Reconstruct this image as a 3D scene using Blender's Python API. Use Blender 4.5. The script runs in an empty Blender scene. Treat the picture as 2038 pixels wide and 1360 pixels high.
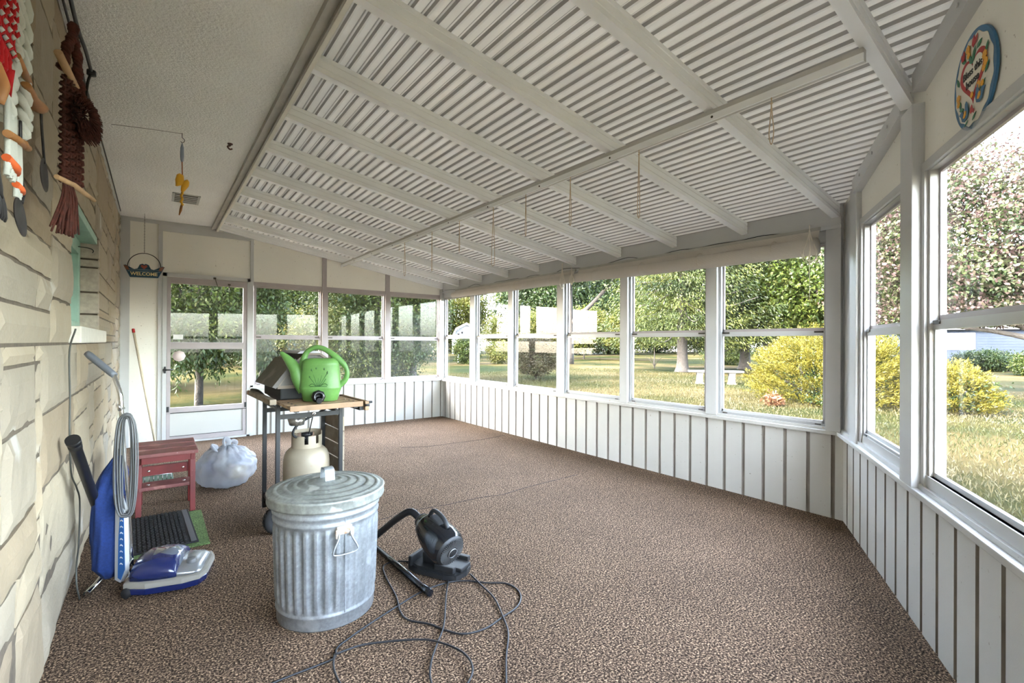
import bpy, bmesh, math, random
import numpy as np
from mathutils import Vector, Matrix, Euler
sc = bpy.context.scene
C = sc.collection
PI = math.pi

# ---------------------------------------------------------------- camera
cam = bpy.data.cameras.new('camera'); camo = bpy.data.objects.new('camera', cam); C.objects.link(camo)
F = 940.8721
cam.sensor_width = 36.0; cam.sensor_fit = 'HORIZONTAL'; cam.lens = 36.0 * F / 2038.0
cam.clip_start = 0.02; cam.clip_end = 600
_pi, _ro, _ya = [math.radians(a) for a in (.1647, .3173, 37.0947)]
_R = Vector((math.cos(_ya), -math.sin(_ya), 0)); _W = Vector((math.sin(_ya), math.cos(_ya), 0)); _U = Vector((0, 0, 1))
_FW = _W * math.cos(_pi) + _U * math.sin(_pi); _UP = -_W * math.sin(_pi) + _U * math.cos(_pi)
_CR = _R * math.cos(_ro) + _UP * math.sin(_ro); _CU = -_R * math.sin(_ro) + _UP * math.cos(_ro)
camo.matrix_world = Matrix(((_CR.x, _CU.x, -_FW.x, .3187), (_CR.y, _CU.y, -_FW.y, .1455), (_CR.z, _CU.z, -_FW.z, 1.25), (0, 0, 0, 1)))
sc.camera = camo
# ---------------------------------------------------------------- view, sky, sun
sc.view_settings.view_transform = 'Standard'; sc.view_settings.look = 'None'
sc.view_settings.gamma = 1; sc.view_settings.use_curve_mapping = False
sc.view_settings.exposure = 3.45
sc.cycles.diffuse_bounces = 8; sc.cycles.max_bounces = 14; sc.cycles.transparent_max_bounces = 24
world = bpy.data.worlds.new('world'); sc.world = world; world.use_nodes = True
wn = world.node_tree.nodes; wl = world.node_tree.links
for n in list(wn): wn.remove(n)
wo = wn.new('ShaderNodeOutputWorld'); wb = wn.new('ShaderNodeBackground'); ws = wn.new('ShaderNodeTexSky')
ws.sky_type = 'NISHITA'; ws.sun_disc = False; ws.sun_elevation = math.radians(33.2); ws.altitude = 0; ws.sun_rotation = math.radians(-80.6)
ws.air_density = 1.0; ws.dust_density = 3.0; ws.ozone_density = 1.0
whs = wn.new('ShaderNodeHueSaturation'); whs.inputs['Saturation'].default_value = 0.62
wl.new(ws.outputs[0], whs.inputs['Color']); wl.new(whs.outputs[0], wb.inputs[0]); wl.new(wb.outputs[0], wo.inputs[0])
wb.inputs[1].default_value = 1.1
sun = bpy.data.lights.new('sun', 'SUN'); sun.energy = 2.5; sun.angle = math.radians(1.2); sun.color = (1.0, .95, .86)
suno = bpy.data.objects.new('sun', sun); C.objects.link(suno)
_sd = Vector((-1.51, .25, 1.0)).normalized()
suno.rotation_euler = _sd.to_track_quat('Z', 'Y').to_euler(); suno.location = (-10, 0, 20)

# ---------------------------------------------------------------- room numbers (metres)
L = 7.2504; W = 4.2169; YC = 1.4009; ANG = math.radians(60.7687)
A0 = Vector((W, YC, 0)); AD = Vector((-math.sin(ANG), -math.cos(ANG), 0)); AN = Vector((math.cos(ANG), -math.sin(ANG), 0))
GZ = -.25
XH = .964
def rz(x): return 2.67 - .1612 * (x - XH)      # underside of the rafters
def dz(x): return rz(x) + .098                  # underside of the roof sheets

# ---------------------------------------------------------------- material helpers
def mat(name, col, rough=.6, metal=0.0, spec=.5, noise=None, bump=None, spots=None, coat=0, trans=0):
    """noise=(scale, amount, detail) brightness variation; bump=(scale, strength, dist); spots=(scale, threshold, colour, amount)"""
    m = bpy.data.materials.new(name); m.use_nodes = True
    nt = m.node_tree; N = nt.nodes; K = nt.links
    b = N['Principled BSDF']
    b.inputs['Roughness'].default_value = rough; b.inputs['Metallic'].default_value = metal
    b.inputs['Specular IOR Level'].default_value = spec
    b.inputs['Coat Weight'].default_value = coat
    b.inputs['Transmission Weight'].default_value = trans
    tc = N.new('ShaderNodeTexCoord'); src = None
    rgb = N.new('ShaderNodeRGB'); rgb.outputs[0].default_value = (*col, 1); src = rgb.outputs[0]
    if noise:
        for k, (s, a, d) in enumerate(noise if isinstance(noise[0], (tuple, list)) else [noise]):
            nz = N.new('ShaderNodeTexNoise'); nz.inputs['Scale'].default_value = s; nz.inputs['Detail'].default_value = d
            K.new(tc.outputs['Object'], nz.inputs['Vector'])
            mr = N.new('ShaderNodeMapRange'); mr.inputs['From Min'].default_value = .3; mr.inputs['From Max'].default_value = .7
            mr.inputs['To Min'].default_value = 1 - a; mr.inputs['To Max'].default_value = 1 + a
            K.new(nz.outputs['Fac'], mr.inputs['Value'])
            vm = N.new('ShaderNodeVectorMath'); vm.operation = 'SCALE'
            K.new(src, vm.inputs[0]); K.new(mr.outputs[0], vm.inputs['Scale']); src = vm.outputs[0]
    if spots:
        for s, th, c, a in (spots if isinstance(spots, list) else [spots]):
            nz = N.new('ShaderNodeTexNoise'); nz.inputs['Scale'].default_value = s; nz.inputs['Detail'].default_value = 3
            K.new(tc.outputs['Object'], nz.inputs['Vector'])
            mr = N.new('ShaderNodeMapRange'); mr.inputs['From Min'].default_value = th; mr.inputs['From Max'].default_value = th + .06
            mr.inputs['To Max'].default_value = a
            K.new(nz.outputs['Fac'], mr.inputs['Value'])
            mx = N.new('ShaderNodeMixRGB'); K.new(mr.outputs[0], mx.inputs[0]); K.new(src, mx.inputs[1]); mx.inputs[2].default_value = (*c, 1); src = mx.outputs[0]
    K.new(src, b.inputs['Base Color'])
    if bump:
        nz = N.new('ShaderNodeTexNoise'); nz.inputs['Scale'].default_value = bump[0]; nz.inputs['Detail'].default_value = 4
        K.new(tc.outputs['Object'], nz.inputs['Vector'])
        bp = N.new('ShaderNodeBump'); bp.inputs['Strength'].default_value = bump[1]; bp.inputs['Distance'].default_value = bump[2]
        K.new(nz.outputs['Fac'], bp.inputs['Height']); K.new(bp.outputs[0], b.inputs['Normal'])
    return m

def leafmat(name, cols, transl=.32, rough=.55):
    """leaf colours picked per leaf from the face attribute 'tint'"""
    m = bpy.data.materials.new(name); m.use_nodes = True
    nt = m.node_tree; N = nt.nodes; K = nt.links
    b = N['Principled BSDF']; b.inputs['Roughness'].default_value = rough; b.inputs['Specular IOR Level'].default_value = .2
    at = N.new('ShaderNodeAttribute'); at.attribute_name = 'tint'
    cr = N.new('ShaderNodeValToRGB'); e = cr.color_ramp.elements
    while len(e) < len(cols): e.new(.5)
    for i, c in enumerate(cols): e[i].position = i / (len(cols) - 1); e[i].color = (*c, 1)
    K.new(at.outputs['Fac'], cr.inputs[0]); K.new(cr.outputs[0], b.inputs['Base Color'])
    tr = N.new('ShaderNodeBsdfTranslucent'); K.new(cr.outputs[0], tr.inputs[0])
    mx = N.new('ShaderNodeMixShader'); mx.inputs[0].default_value = transl
    K.new(b.outputs[0], mx.inputs[1]); K.new(tr.outputs[0], mx.inputs[2])
    K.new(mx.outputs[0], N['Material Output'].inputs[0])
    return m

def glassmat(name, tint=(.97, .98, .97), refl=1.45, dirt=.0):
    m = bpy.data.materials.new(name); m.use_nodes = True
    nt = m.node_tree; N = nt.nodes; K = nt.links
    N.remove(N['Principled BSDF'])
    t = N.new('ShaderNodeBsdfTransparent'); t.inputs[0].default_value = (*tint, 1)
    g = N.new('ShaderNodeBsdfGlossy'); g.inputs['Roughness'].default_value = .01
    lw = N.new('ShaderNodeLayerWeight'); lw.inputs[0].default_value = .5
    pw = N.new('ShaderNodeMath'); pw.operation = 'POWER'; K.new(lw.outputs['Facing'], pw.inputs[0]); pw.inputs[1].default_value = 4.0
    fr = N.new('ShaderNodeMath'); fr.operation = 'MULTIPLY_ADD'; K.new(pw.outputs[0], fr.inputs[0]); fr.inputs[1].default_value = .11; fr.inputs[2].default_value = .018
    mx = N.new('ShaderNodeMixShader'); K.new(fr.outputs[0], mx.inputs[0]); K.new(t.outputs[0], mx.inputs[1]); K.new(g.outputs[0], mx.inputs[2])
    out = mx.outputs[0]
    if dirt:
        d = N.new('ShaderNodeBsdfDiffuse'); d.inputs[0].default_value = (.8, .8, .78, 1)
        tc = N.new('ShaderNodeTexCoord'); nz = N.new('ShaderNodeTexNoise'); nz.inputs['Scale'].default_value = 3; K.new(tc.outputs['Object'], nz.inputs[0])
        mu = N.new('ShaderNodeMath'); mu.operation = 'MULTIPLY'; K.new(nz.outputs['Fac'], mu.inputs[0]); mu.inputs[1].default_value = dirt
        m2 = N.new('ShaderNodeMixShader'); K.new(mu.outputs[0], m2.inputs[0]); K.new(out, m2.inputs[1]); K.new(d.outputs[0], m2.inputs[2]); out = m2.outputs[0]
    K.new(out, N['Material Output'].inputs[0])
    return m

# ---------------------------------------------------------------- mesh helpers
class MB:
    def __init__(s, M=None): s.v = []; s.f = []; s.sm = []; s.mi = []; s.M = M; s.cm = 0
    def add(s, vs, fs, smooth=False, mi=None):
        o = len(s.v)
        for p in vs:
            p = Vector(p)
            if s.M is not None: p = s.M @ p
            s.v.append(p[:])
        for f in fs: s.f.append([i + o for i in f]); s.sm.append(smooth); s.mi.append(s.cm if mi is None else mi)
        return s
    def box(s, a, b, bev=0, M=None, mi=None):
        x0, y0, z0 = [min(a[i], b[i]) for i in range(3)]; x1, y1, z1 = [max(a[i], b[i]) for i in range(3)]
        if not bev:
            vs = [(x, y, z) for z in (z0, z1) for y in (y0, y1) for x in (x0, x1)]
            fs = [(0, 2, 3, 1), (4, 5, 7, 6), (0, 1, 5, 4), (2, 6, 7, 3), (0, 4, 6, 2), (1, 3, 7, 5)]
        else:
            bev = min(bev, (x1 - x0) / 2.01, (y1 - y0) / 2.01, (z1 - z0) / 2.01)
            bm = bmesh.new(); bmesh.ops.create_cube(bm, size=1)
            for v in bm.verts: v.co = Vector(((x0 + x1) / 2 + v.co.x * (x1 - x0), (y0 + y1) / 2 + v.co.y * (y1 - y0), (z0 + z1) / 2 + v.co.z * (z1 - z0)))
            bmesh.ops.bevel(bm, geom=bm.edges[:], offset=bev, segments=2, affect='EDGES', profile=.6)
            bm.verts.index_update(); vs = [v.co[:] for v in bm.verts]; fs = [[v.index for v in f.verts] for f in bm.faces]; bm.free()
        if M is not None: vs = [M @ Vector(v) for v in vs]
        return s.add(vs, fs, False, mi)
    def bar(s, p, q, w, h, up=(0, 0, 1), bev=0):
        """box from p to q, w across, h along 'up', centred on the axis"""
        p = Vector(p); q = Vector(q); d = q - p; l = d.length; d.normalize(); up = Vector(up)
        r = d.cross(up)
        if r.length < 1e-4: up = Vector((0, 1, 0)); r = d.cross(up)
        r.normalize(); u = r.cross(d)
        M = Matrix(((d.x, r.x, u.x, p.x), (d.y, r.y, u.y, p.y), (d.z, r.z, u.z, p.z), (0, 0, 0, 1)))
        return s.box((0, -w / 2, -h / 2), (l, w / 2, h / 2), bev, M)
    def tube(s, pts, r, n=10, caps=True, closed=False, flat=1.0, mi=None):
        pts = [Vector(p) for p in pts]; m = len(pts)
        rs = r if isinstance(r, (list, tuple)) else [r] * m
        rings = []; t0 = None; ref = None
        for i in range(m):
            if closed: t = pts[(i + 1) % m] - pts[i - 1]
            else: t = pts[min(i + 1, m - 1)] - pts[max(i - 1, 0)]
            if t.length < 1e-9: t = Vector((0, 0, 1))
            t.normalize()
            if ref is None:
                ref = Vector((0, 0, 1)) if abs(t.z) < .9 else Vector((1, 0, 0))
            ref = ref - t * ref.dot(t)
            if ref.length < 1e-6: ref = t.orthogonal()
            ref.normalize(); b = t.cross(ref)
            rings.append([pts[i] + (ref * math.cos(a) * flat + b * math.sin(a)) * rs[i] for a in [2 * PI * k / n for k in range(n)]])
        vs = [p for rg in rings for p in rg]; fs = []
        for i in range(m if closed else m - 1):
            j = (i + 1) % m
            for k in range(n): fs.append((i * n + k, i * n + (k + 1) % n, j * n + (k + 1) % n, j * n + k))
        s.add(vs, fs, True, mi)
        if caps and not closed:
            s.add(rings[0], [list(range(n))[::-1]], False, mi); s.add(rings[-1], [list(range(n))], False, mi)
        return s
    def lathe(s, prof, n=32, c=(0, 0, 0), axis=(0, 0, 1), smooth=True, sx=1, sy=1, fn=None, mi=None):
        ax = Vector(axis).normalized(); Q = Vector((0, 0, 1)).rotation_difference(ax).to_matrix()
        vs = []; fs = []; m = len(prof)
        for i, (r, z) in enumerate(prof):
            for k in range(n):
                a = 2 * PI * k / n; rr = r if fn is None else fn(r, z, a)
                vs.append(Vector(c) + Q @ Vector((rr * math.cos(a) * sx, rr * math.sin(a) * sy, z)))
        for i in range(m - 1):
            for k in range(n): fs.append((i * n + k, i * n + (k + 1) % n, (i + 1) * n + (k + 1) % n, (i + 1) * n + k))
        return s.add(vs, fs, smooth, mi)
    def prism(s, poly, z0, z1, M=None, mi=None, smooth=False):
        """poly (x,y) extruded along z"""
        n = len(poly); vs = [Vector((x, y, z0)) for x, y in poly] + [Vector((x, y, z1)) for x, y in poly]
        if M is not None: vs = [M @ v for v in vs]
        s.add(vs, [list(range(n))[::-1], list(range(n, 2 * n))], False, mi)
        return s.add(vs, [(i, (i + 1) % n, n + (i + 1) % n, n + i) for i in range(n)], smooth, mi)
    def loft(s, rings, smooth=True, cap=True, mi=None):
        n = len(rings[0]); vs = [p for r in rings for p in r]; fs = []
        for i in range(len(rings) - 1):
            for k in range(n): fs.append((i * n + k, i * n + (k + 1) % n, (i + 1) * n + (k + 1) % n, (i + 1) * n + k))
        s.add(vs, fs, smooth, mi)
        if cap: s.add(rings[0], [list(range(n))[::-1]], smooth, mi); s.add(rings[-1], [list(range(n))], smooth, mi)
        return s
    def build(s, name, m, parent=None, fix=True):
        me = bpy.data.meshes.new(name); me.from_pydata([tuple(v) for v in s.v], [], s.f)
        ms = m if isinstance(m, (list, tuple)) else [m]
        for x in ms: me.materials.append(x)
        me.polygons.foreach_set('use_smooth', s.sm); me.polygons.foreach_set('material_index', s.mi)
        if fix:
            bm = bmesh.new(); bm.from_mesh(me); bmesh.ops.remove_doubles(bm, verts=bm.verts, dist=1e-5); bmesh.ops.recalc_face_normals(bm, faces=bm.faces); bm.to_mesh(me); bm.free()
        o = bpy.data.objects.new(name, me); C.objects.link(o)
        if parent is not None: o.parent = parent
        return o

def empty(name, loc=(0, 0, 0), rotz=0):
    o = bpy.data.objects.new(name, None); C.objects.link(o); o.location = loc; o.rotation_euler = (0, 0, rotz); o.empty_display_size = .1
    return o
def tag(o, label, cat, group=None, kind=None):
    o['label'] = label; o['category'] = cat
    if group: o['group'] = group
    if kind: o['kind'] = kind
    return o
def struct(o, label=None):
    o['kind'] = 'structure'
    if label: o['label'] = label
    return o
def smoothcurve(pts, n=8):
    """Catmull-Rom through pts"""
    P = [Vector(p) for p in pts]; P = [P[0] * 2 - P[1]] + P + [P[-1] * 2 - P[-2]]; out = []
    for i in range(1, len(P) - 2):
        for k in range(n):
            t = k / n; a, b, c, d = P[i - 1], P[i], P[i + 1], P[i + 2]
            out.append(.5 * ((2 * b) + (-a + c) * t + (2 * a - 5 * b + 4 * c - d) * t * t + (-a + 3 * b - 3 * c + d) * t ** 3))
    out.append(P[-2]); return out
def frame_matrix(o, u, n):
    """local x along u, local y along n (outward), z up, origin o"""
    return Matrix(((u.x, n.x, 0, o.x), (u.y, n.y, 0, o.y), (0, 0, 1, o.z), (0, 0, 0, 1)))

# ---------------------------------------------------------------- materials
M = {}
M['carpet'] = None
M['wall_white'] = mat('painted wall panel', (.80, .775, .705), .55, noise=(1.3, .05, 4), bump=(220, .25, .002), spots=[(55, .69, (.30, .25, .19), .75), (9, .75, (.5, .42, .33), .35)])
M['rib_white'] = mat('painted ribbed panel', (.48, .47, .44), .5, noise=(1.1, .05, 4), bump=(260, .2, .0015), spots=[(45, .70, (.22, .18, .14), .7), (6, .72, (.55, .47, .38), .3)])
M['groove'] = mat('shaded dusty groove paint', (.22, .195, .165), .7, noise=(6, .15, 3))  # recess shade painted into the groove colour, plus slight dirt
M['white_metal'] = mat('white painted aluminium', (.50, .50, .495), .35, spec=.5, noise=(3, .04, 3), spots=[(22, .77, (.3, .22, .15), .6)])
M['rafter_white'] = mat('white rafter aluminium', (.86, .86, .855), .42, noise=(4, .04, 3))
M['frame_white'] = mat('dull white window frame', (.34, .34, .34), .4, noise=(5, .05, 3), spots=(30, .73, (.3, .2, .12), .5))
M['sill_white'] = mat('weathered sill paint', (.45, .44, .415), .4, noise=(5, .06, 3), spots=[(16, .66, (.42, .27, .14), .6), (45, .72, (.2, .14, .1), .7)])
M['mauve'] = mat('faded window frame paint', (.38, .335, .33), .45, noise=(5, .06, 3), spots=(30, .73, (.3, .15, .1), .6))
M['roof'] = None
M['ceiling'] = mat('textured ceiling paint', (.87, .87, .84), .8, noise=(1.5, .05, 3), bump=(75, 1.0, .009))
M['ledger_grey'] = mat('grey brown fascia paint', (.40, .38, .34), .55, noise=(8, .1, 3))
M['beam_grey'] = mat('grey beam paint', (.50, .48, .45), .5, noise=(8, .06, 3))
M['stone_joint'] = mat('recessed mortar', (.115, .088, .062), .9, noise=(30, .2, 3))
M['green_paint'] = mat('pale green window paint', (.30, .47, .38), .5, noise=(12, .1, 3))
M['glass'] = glassmat('window glass')
M['glass_dirty'] = glassmat('hazy window glass', dirt=.03)
M['black_metal'] = mat('black painted steel', (.010, .0105, .012), .45)
M['black_plastic'] = mat('black plastic', (.006, .006, .007), .4)
M['rubber'] = mat('black rubber', (.009, .009, .010), .75)
M['chrome'] = mat('chrome', (.75, .76, .77), .12, metal=1)
M['screw'] = mat('dark screw head', (.07, .06, .05), .5, metal=.5)
M['bark'] = mat('bark', (.010, .0075, .0055), .9, noise=(8, .35, 4), bump=(20, .8, .03))
M['bark_light'] = mat('pale bark', (.017, .0135, .011), .9, noise=(8, .35, 4), bump=(20, .8, .03))

def carpet_mat():
    m = mat('speckled brown carpet', (.2, .15, .12), .95, spec=.1)
    nt = m.node_tree; N = nt.nodes; K = nt.links; b = N['Principled BSDF']
    tc = N.new('ShaderNodeTexCoord')
    n1 = N.new('ShaderNodeTexNoise'); n1.inputs['Scale'].default_value = 125; n1.inputs['Detail'].default_value = 3; n1.inputs['Roughness'].default_value = .7
    n2 = N.new('ShaderNodeTexNoise'); n2.inputs['Scale'].default_value = 1.6; n2.inputs['Detail'].default_value = 4
    vo = N.new('ShaderNodeTexVoronoi'); vo.inputs['Scale'].default_value = 150
    for x in (n1, n2, vo): K.new(tc.outputs['Object'], x.inputs['Vector'])
    cr = N.new('ShaderNodeValToRGB'); e = cr.color_ramp.elements
    e[0].position = .40; e[0].color = (.013, .007, .0045, 1); e[1].position = .65; e[1].color = (.45, .31, .20, 1)
    x = e.new(.5); x.color = (.080, .051, .034, 1)
    K.new(n1.outputs['Fac'], cr.inputs[0])
    sp = N.new('ShaderNodeMixRGB'); sp.blend_type = 'MULTIPLY'; sp.inputs[0].default_value = .45
    K.new(cr.outputs[0], sp.inputs[1]); K.new(vo.outputs['Color'], sp.inputs[2])
    # colour of voronoi is only used as value
    sv = N.new('ShaderNodeSeparateColor'); K.new(vo.outputs['Color'], sv.inputs[0])
    mrv = N.new('ShaderNodeMapRange'); mrv.inputs['To Min'].default_value = .55; mrv.inputs['To Max'].default_value = 1.5; K.new(sv.outputs[0], mrv.inputs['Value'])
    vs = N.new('ShaderNodeVectorMath'); vs.operation = 'SCALE'; K.new(cr.outputs[0], vs.inputs[0]); K.new(mrv.outputs[0], vs.inputs['Scale'])
    mr = N.new('ShaderNodeMapRange'); mr.inputs['From Min'].default_value = .3; mr.inputs['From Max'].default_value = .7; mr.inputs['To Min'].default_value = .88; mr.inputs['To Max'].default_value = 1.12
    K.new(n2.outputs['Fac'], mr.inputs['Value'])
    v2 = N.new('ShaderNodeVectorMath'); v2.operation = 'SCALE'; K.new(vs.outputs[0], v2.inputs[0]); K.new(mr.outputs[0], v2.inputs['Scale'])
    K.new(v2.outputs[0], b.inputs['Base Color']); N.remove(sp)
    bp = N.new('ShaderNodeBump'); bp.inputs['Strength'].default_value = .8; bp.inputs['Distance'].default_value = .006
    K.new(n1.outputs['Fac'], bp.inputs['Height']); K.new(bp.outputs[0], b.inputs['Normal'])
    return m
M['carpet'] = carpet_mat()

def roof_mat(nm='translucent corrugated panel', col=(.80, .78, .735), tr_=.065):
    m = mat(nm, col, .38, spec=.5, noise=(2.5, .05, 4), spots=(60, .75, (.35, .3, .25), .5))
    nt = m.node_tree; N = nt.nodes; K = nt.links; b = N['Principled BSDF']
    tr = N.new('ShaderNodeBsdfTranslucent'); tr.inputs[0].default_value = (.9, .88, .82, 1)  # slight translucency added so daylight through the roof lifts the porch
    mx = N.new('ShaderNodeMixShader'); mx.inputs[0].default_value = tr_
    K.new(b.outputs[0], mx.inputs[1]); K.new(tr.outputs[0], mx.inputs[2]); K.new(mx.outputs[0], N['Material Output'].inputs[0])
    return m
M['roof'] = roof_mat()

def stone_mat():
    m = mat('buff limestone', (.6, .55, .46), .85, bump=(60, .5, .006), spots=[(25, .72, (.3, .24, .17), .6), (3, .66, (.62, .6, .57), .4)])
    nt = m.node_tree; N = nt.nodes; K = nt.links
    rgb = [n for n in N if n.type == 'RGB'][0]
    at = N.new('ShaderNodeAttribute'); at.attribute_name = 'tint'
    cr = N.new('ShaderNodeValToRGB'); e = cr.color_ramp.elements
    for _ in range(3): e.new(.5)
    for i, c in enumerate([(.25, .19, .125), (.325, .26, .175), (.29, .245, .185), (.36, .295, .205), (.24, .21, .17)]): e[i].position = i / 4; e[i].color = (*c, 1)
    K.new(at.outputs['Fac'], cr.inputs[0])
    for l in list(rgb.outputs[0].links): K.new(cr.outputs[0], l.to_socket)
    return m
M['stone'] = stone_mat()

# ---------------------------------------------------------------- floor and ground
b = MB(); tA = 4.86; pe = A0 + AD * tA
poly = [(0.0, pe.y), (pe.x, pe.y), (W, YC), (W, L), (0, L)]
b.prism([(-.3, -.98), (.1, -.98), (W + .0, YC), (W, L), (-.3, L)], -.12, 0)
fl = struct(b.build('floor', M['carpet']))
def ribbon(name, pts, w, z, m, parent):
    b = MB(); pts = smoothcurve([(x, y, z) for x, y in pts], 4)
    b.tube(pts, w, 6, flat=.4); return b.build(name, m, parent)
seam_m = mat('dark carpet seam', (.05, .035, .03), .95)
ribbon('carpet_seam', [(1.2, 3.30), (1.566, 3.351), (1.889, 3.386), (2.124, 3.35), (2.441, 3.338), (2.61, 3.294), (2.905, 3.33), (3.538, 3.353)], .004, .001, seam_m, fl)
ribbon('carpet_seam', [(2.657, 5.403), (2.949, 5.281), (3.266, 5.259), (3.704, 5.245), (4.1, 5.298)], .005, .001, seam_m, fl)

def lawn_mat():
    m = mat('dry summer lawn', (.3, .3, .1), .95, spec=.03)
    nt = m.node_tree; N = nt.nodes; K = nt.links; b = N['Principled BSDF']; tc = N.new('ShaderNodeTexCoord')
    def nz(s, d, r=.6):
        n = N.new('ShaderNodeTexNoise'); n.inputs['Scale'].default_value = s; n.inputs['Detail'].default_value = d; n.inputs['Roughness'].default_value = r; K.new(tc.outputs['Object'], n.inputs['Vector']); return n
    a = nz(.16, 5); f = nz(7, 10, .95)
    ad = N.new('ShaderNodeMath'); ad.operation = 'MULTIPLY_ADD'; K.new(f.outputs['Fac'], ad.inputs[0]); ad.inputs[1].default_value = .5; K.new(a.outputs['Fac'], ad.inputs[2])
    cr = N.new('ShaderNodeValToRGB'); e = cr.color_ramp.elements; e.new(.5); e.new(.6)
    for i, (p, c) in enumerate([(.58, (.0028, .006, .0011)), (.68, (.0085, .011, .0023)), (.76, (.021, .018, .0056)), (.86, (.045, .0335, .0150))]): e[i].position = p; e[i].color = (*c, 1)
    K.new(ad.outputs[0], cr.inputs[0]); K.new(cr.outputs[0], b.inputs['Base Color'])
    bp = N.new('ShaderNodeBump'); bp.inputs['Strength'].default_value = .7; bp.inputs['Distance'].default_value = .06; K.new(f.outputs['Fac'], bp.inputs['Height']); K.new(bp.outputs[0], b.inputs['Normal'])
    return m
M['lawn'] = lawn_mat()
b = MB(); n = 60
gx = [-40 + 180 * i / n for i in range(n + 1)]; gy = [-60 + 200 * i / n for i in range(n + 1)]
b.add([(x, y, GZ) for y in gy for x in gx], [(j * (n + 1) + i, j * (n + 1) + i + 1, (j + 1) * (n + 1) + i + 1, (j + 1) * (n + 1) + i) for j in range(n) for i in range(n)], True)
struct(b.build('lawn', M['lawn'], fix=False))
b = MB(); b.prism([(-.3, -1.2), (W + .1, YC - .1), (W + .1, L + .1), (-.3, L + .1)], GZ - .05, -.125)
struct(b.build('foundation', mat('concrete', (.45, .44, .42), .9, noise=(5, .1, 3))))

# ---------------------------------------------------------------- house wall of random ashlar limestone
rng = np.random.default_rng(11)
def ashlar(name):
    y0, y1, z0, z1 = -1.02, L, 0.0, 2.69
    ny = int((y1 - y0) / .095); cy = (y1 - y0) / ny
    lev = [0, .06, .12, .21, .28, .36, .45, .52, .60, .68, .76, .83, .90, .968, 1.032, 1.10, 1.17, 1.235, 1.30, 1.361, 1.427, 1.49, 1.55, 1.62, 1.68, 1.76, 1.84, 1.92, 2.0, 2.07, 2.15, 2.24, 2.31, 2.40, 2.48, 2.56, 2.63, 2.69]
    nz = len(lev) - 1; occ = np.zeros((ny, nz), bool)
    wy = (3.36, 4.76); wz = (1.235, 1.98)
    i0 = int((wy[0] - y0) / cy + .5); i1 = int((wy[1] - y0) / cy + .5); k0 = lev.index(1.235); k1 = lev.index(2.0)
    occ[i0:i1, k0:k1] = True
    vs = []; fs = []; tint = []
    for k in range(nz):
        i = 0
        while i < ny:
            if occ[i, k]: i += 1; continue
            hmax = int(rng.choice([1, 2, 2, 3, 3, 4, 5])); w = int(rng.integers(4, 13))
            if k < 17: hmax = min(hmax, 17 - k)
            if rng.random() < .25: w = int(rng.integers(6, 13)); hmax = min(hmax, 2)
            e = i
            while e < ny and e < i + w and not occ[e, k]: e += 1
            if e < ny and ny - e < 3 and not occ[e:ny, k].any(): e = ny
            h = 1
            while h < hmax and k + h < nz and not occ[i:e, k + h].any(): h += 1
            occ[i:e, k:k + h] = True
            g = .0075
            a0 = y0 + i * cy + g; a1 = y0 + e * cy - g; b0 = lev[k] + g * .8; b1 = lev[k + h] - g * .8
            jit = rng.uniform(-.004, .004, 4); prot = rng.uniform(.021, .029)
            nu = max(2, int((a1 - a0) / .05)); nv = max(2, int((b1 - b0) / .04))
            base = len(vs); low = max(0, 1 - lev[k] / .9)
            ph = rng.uniform(0, 6, 4)
            for q in range(nv + 1):
                for p in range(nu + 1):
                    u = p / nu; v = q / nv
                    y = a0 + (a1 - a0) * u; z = b0 + (b1 - b0) * v + (jit[0] * (1 - u) + jit[1] * u) * (.5 - abs(v - .5))
                    edge = min(u * nu, (1 - u) * nu, v * nv, (1 - v) * nv)
                    x = prot * (1 if edge > 0 else .55) + .003 * math.sin(y * 31 + ph[0]) * math.sin(z * 27 + ph[1])
                    x += low * .013 * (math.sin(y * 7.3 + z * 5 + 1.0) * .6 + math.sin(y * 3.1 - z * 9) * .5) * min(1, z * 5 + .4)
                    vs.append((x - .03, y, z))
            def idx(p, q): return base + q * (nu + 1) + p
            for q in range(nv):
                for p in range(nu): fs.append((idx(p, q), idx(p + 1, q), idx(p + 1, q + 1), idx(p, q + 1)))
            rim = [idx(p, 0) for p in range(nu + 1)] + [idx(nu, q) for q in range(1, nv + 1)] + [idx(p, nv) for p in range(nu - 1, -1, -1)] + [idx(0, q) for q in range(nv - 1, 0, -1)]
            bb = len(vs)
            for r in rim: vs.append((-.055, vs[r][1], vs[r][2]))
            for r in range(len(rim)): s2 = (r + 1) % len(rim); fs.append((rim[r], bb + r, bb + s2, rim[s2]))
            tint += [rng.random()] * (nu * nv + len(rim)); i = e
    me = bpy.data.meshes.new(name); me.from_pydata(vs, [], fs)
    me.materials.append(M['stone']); at = me.attributes.new('tint', 'FLOAT', 'FACE'); at.data.foreach_set('value', tint)
    bm = bmesh.new(); bm.from_mesh(me); bmesh.ops.recalc_face_normals(bm, faces=bm.faces); bm.to_mesh(me); bm.free()
    o = bpy.data.objects.new(name, me); C.objects.link(o); return o
wl_ = struct(ashlar('wall_left'))
b = MB()   # mortar backing with the window opening
for a, c in (((-.3, -1.3, 0), (-.019, 3.36, 2.72)), ((-.3, 4.76, 0), (-.019, L + .1, 2.72)), ((-.3, 3.36, 0), (-.019, 4.76, 1.235)), ((-.3, 3.36, 2.0), (-.019, 4.76, 2.72))): b.box(a, c)
b.build('mortar', M['stone_joint'], wl_)
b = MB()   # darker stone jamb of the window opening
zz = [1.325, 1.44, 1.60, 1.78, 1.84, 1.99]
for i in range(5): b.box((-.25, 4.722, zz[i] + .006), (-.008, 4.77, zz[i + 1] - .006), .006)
b.build('stone_jamb', mat('shaded jamb stone', (.40, .34, .28), .9, noise=(30, .15, 4), bump=(50, .5, .005)), wl_)
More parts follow.
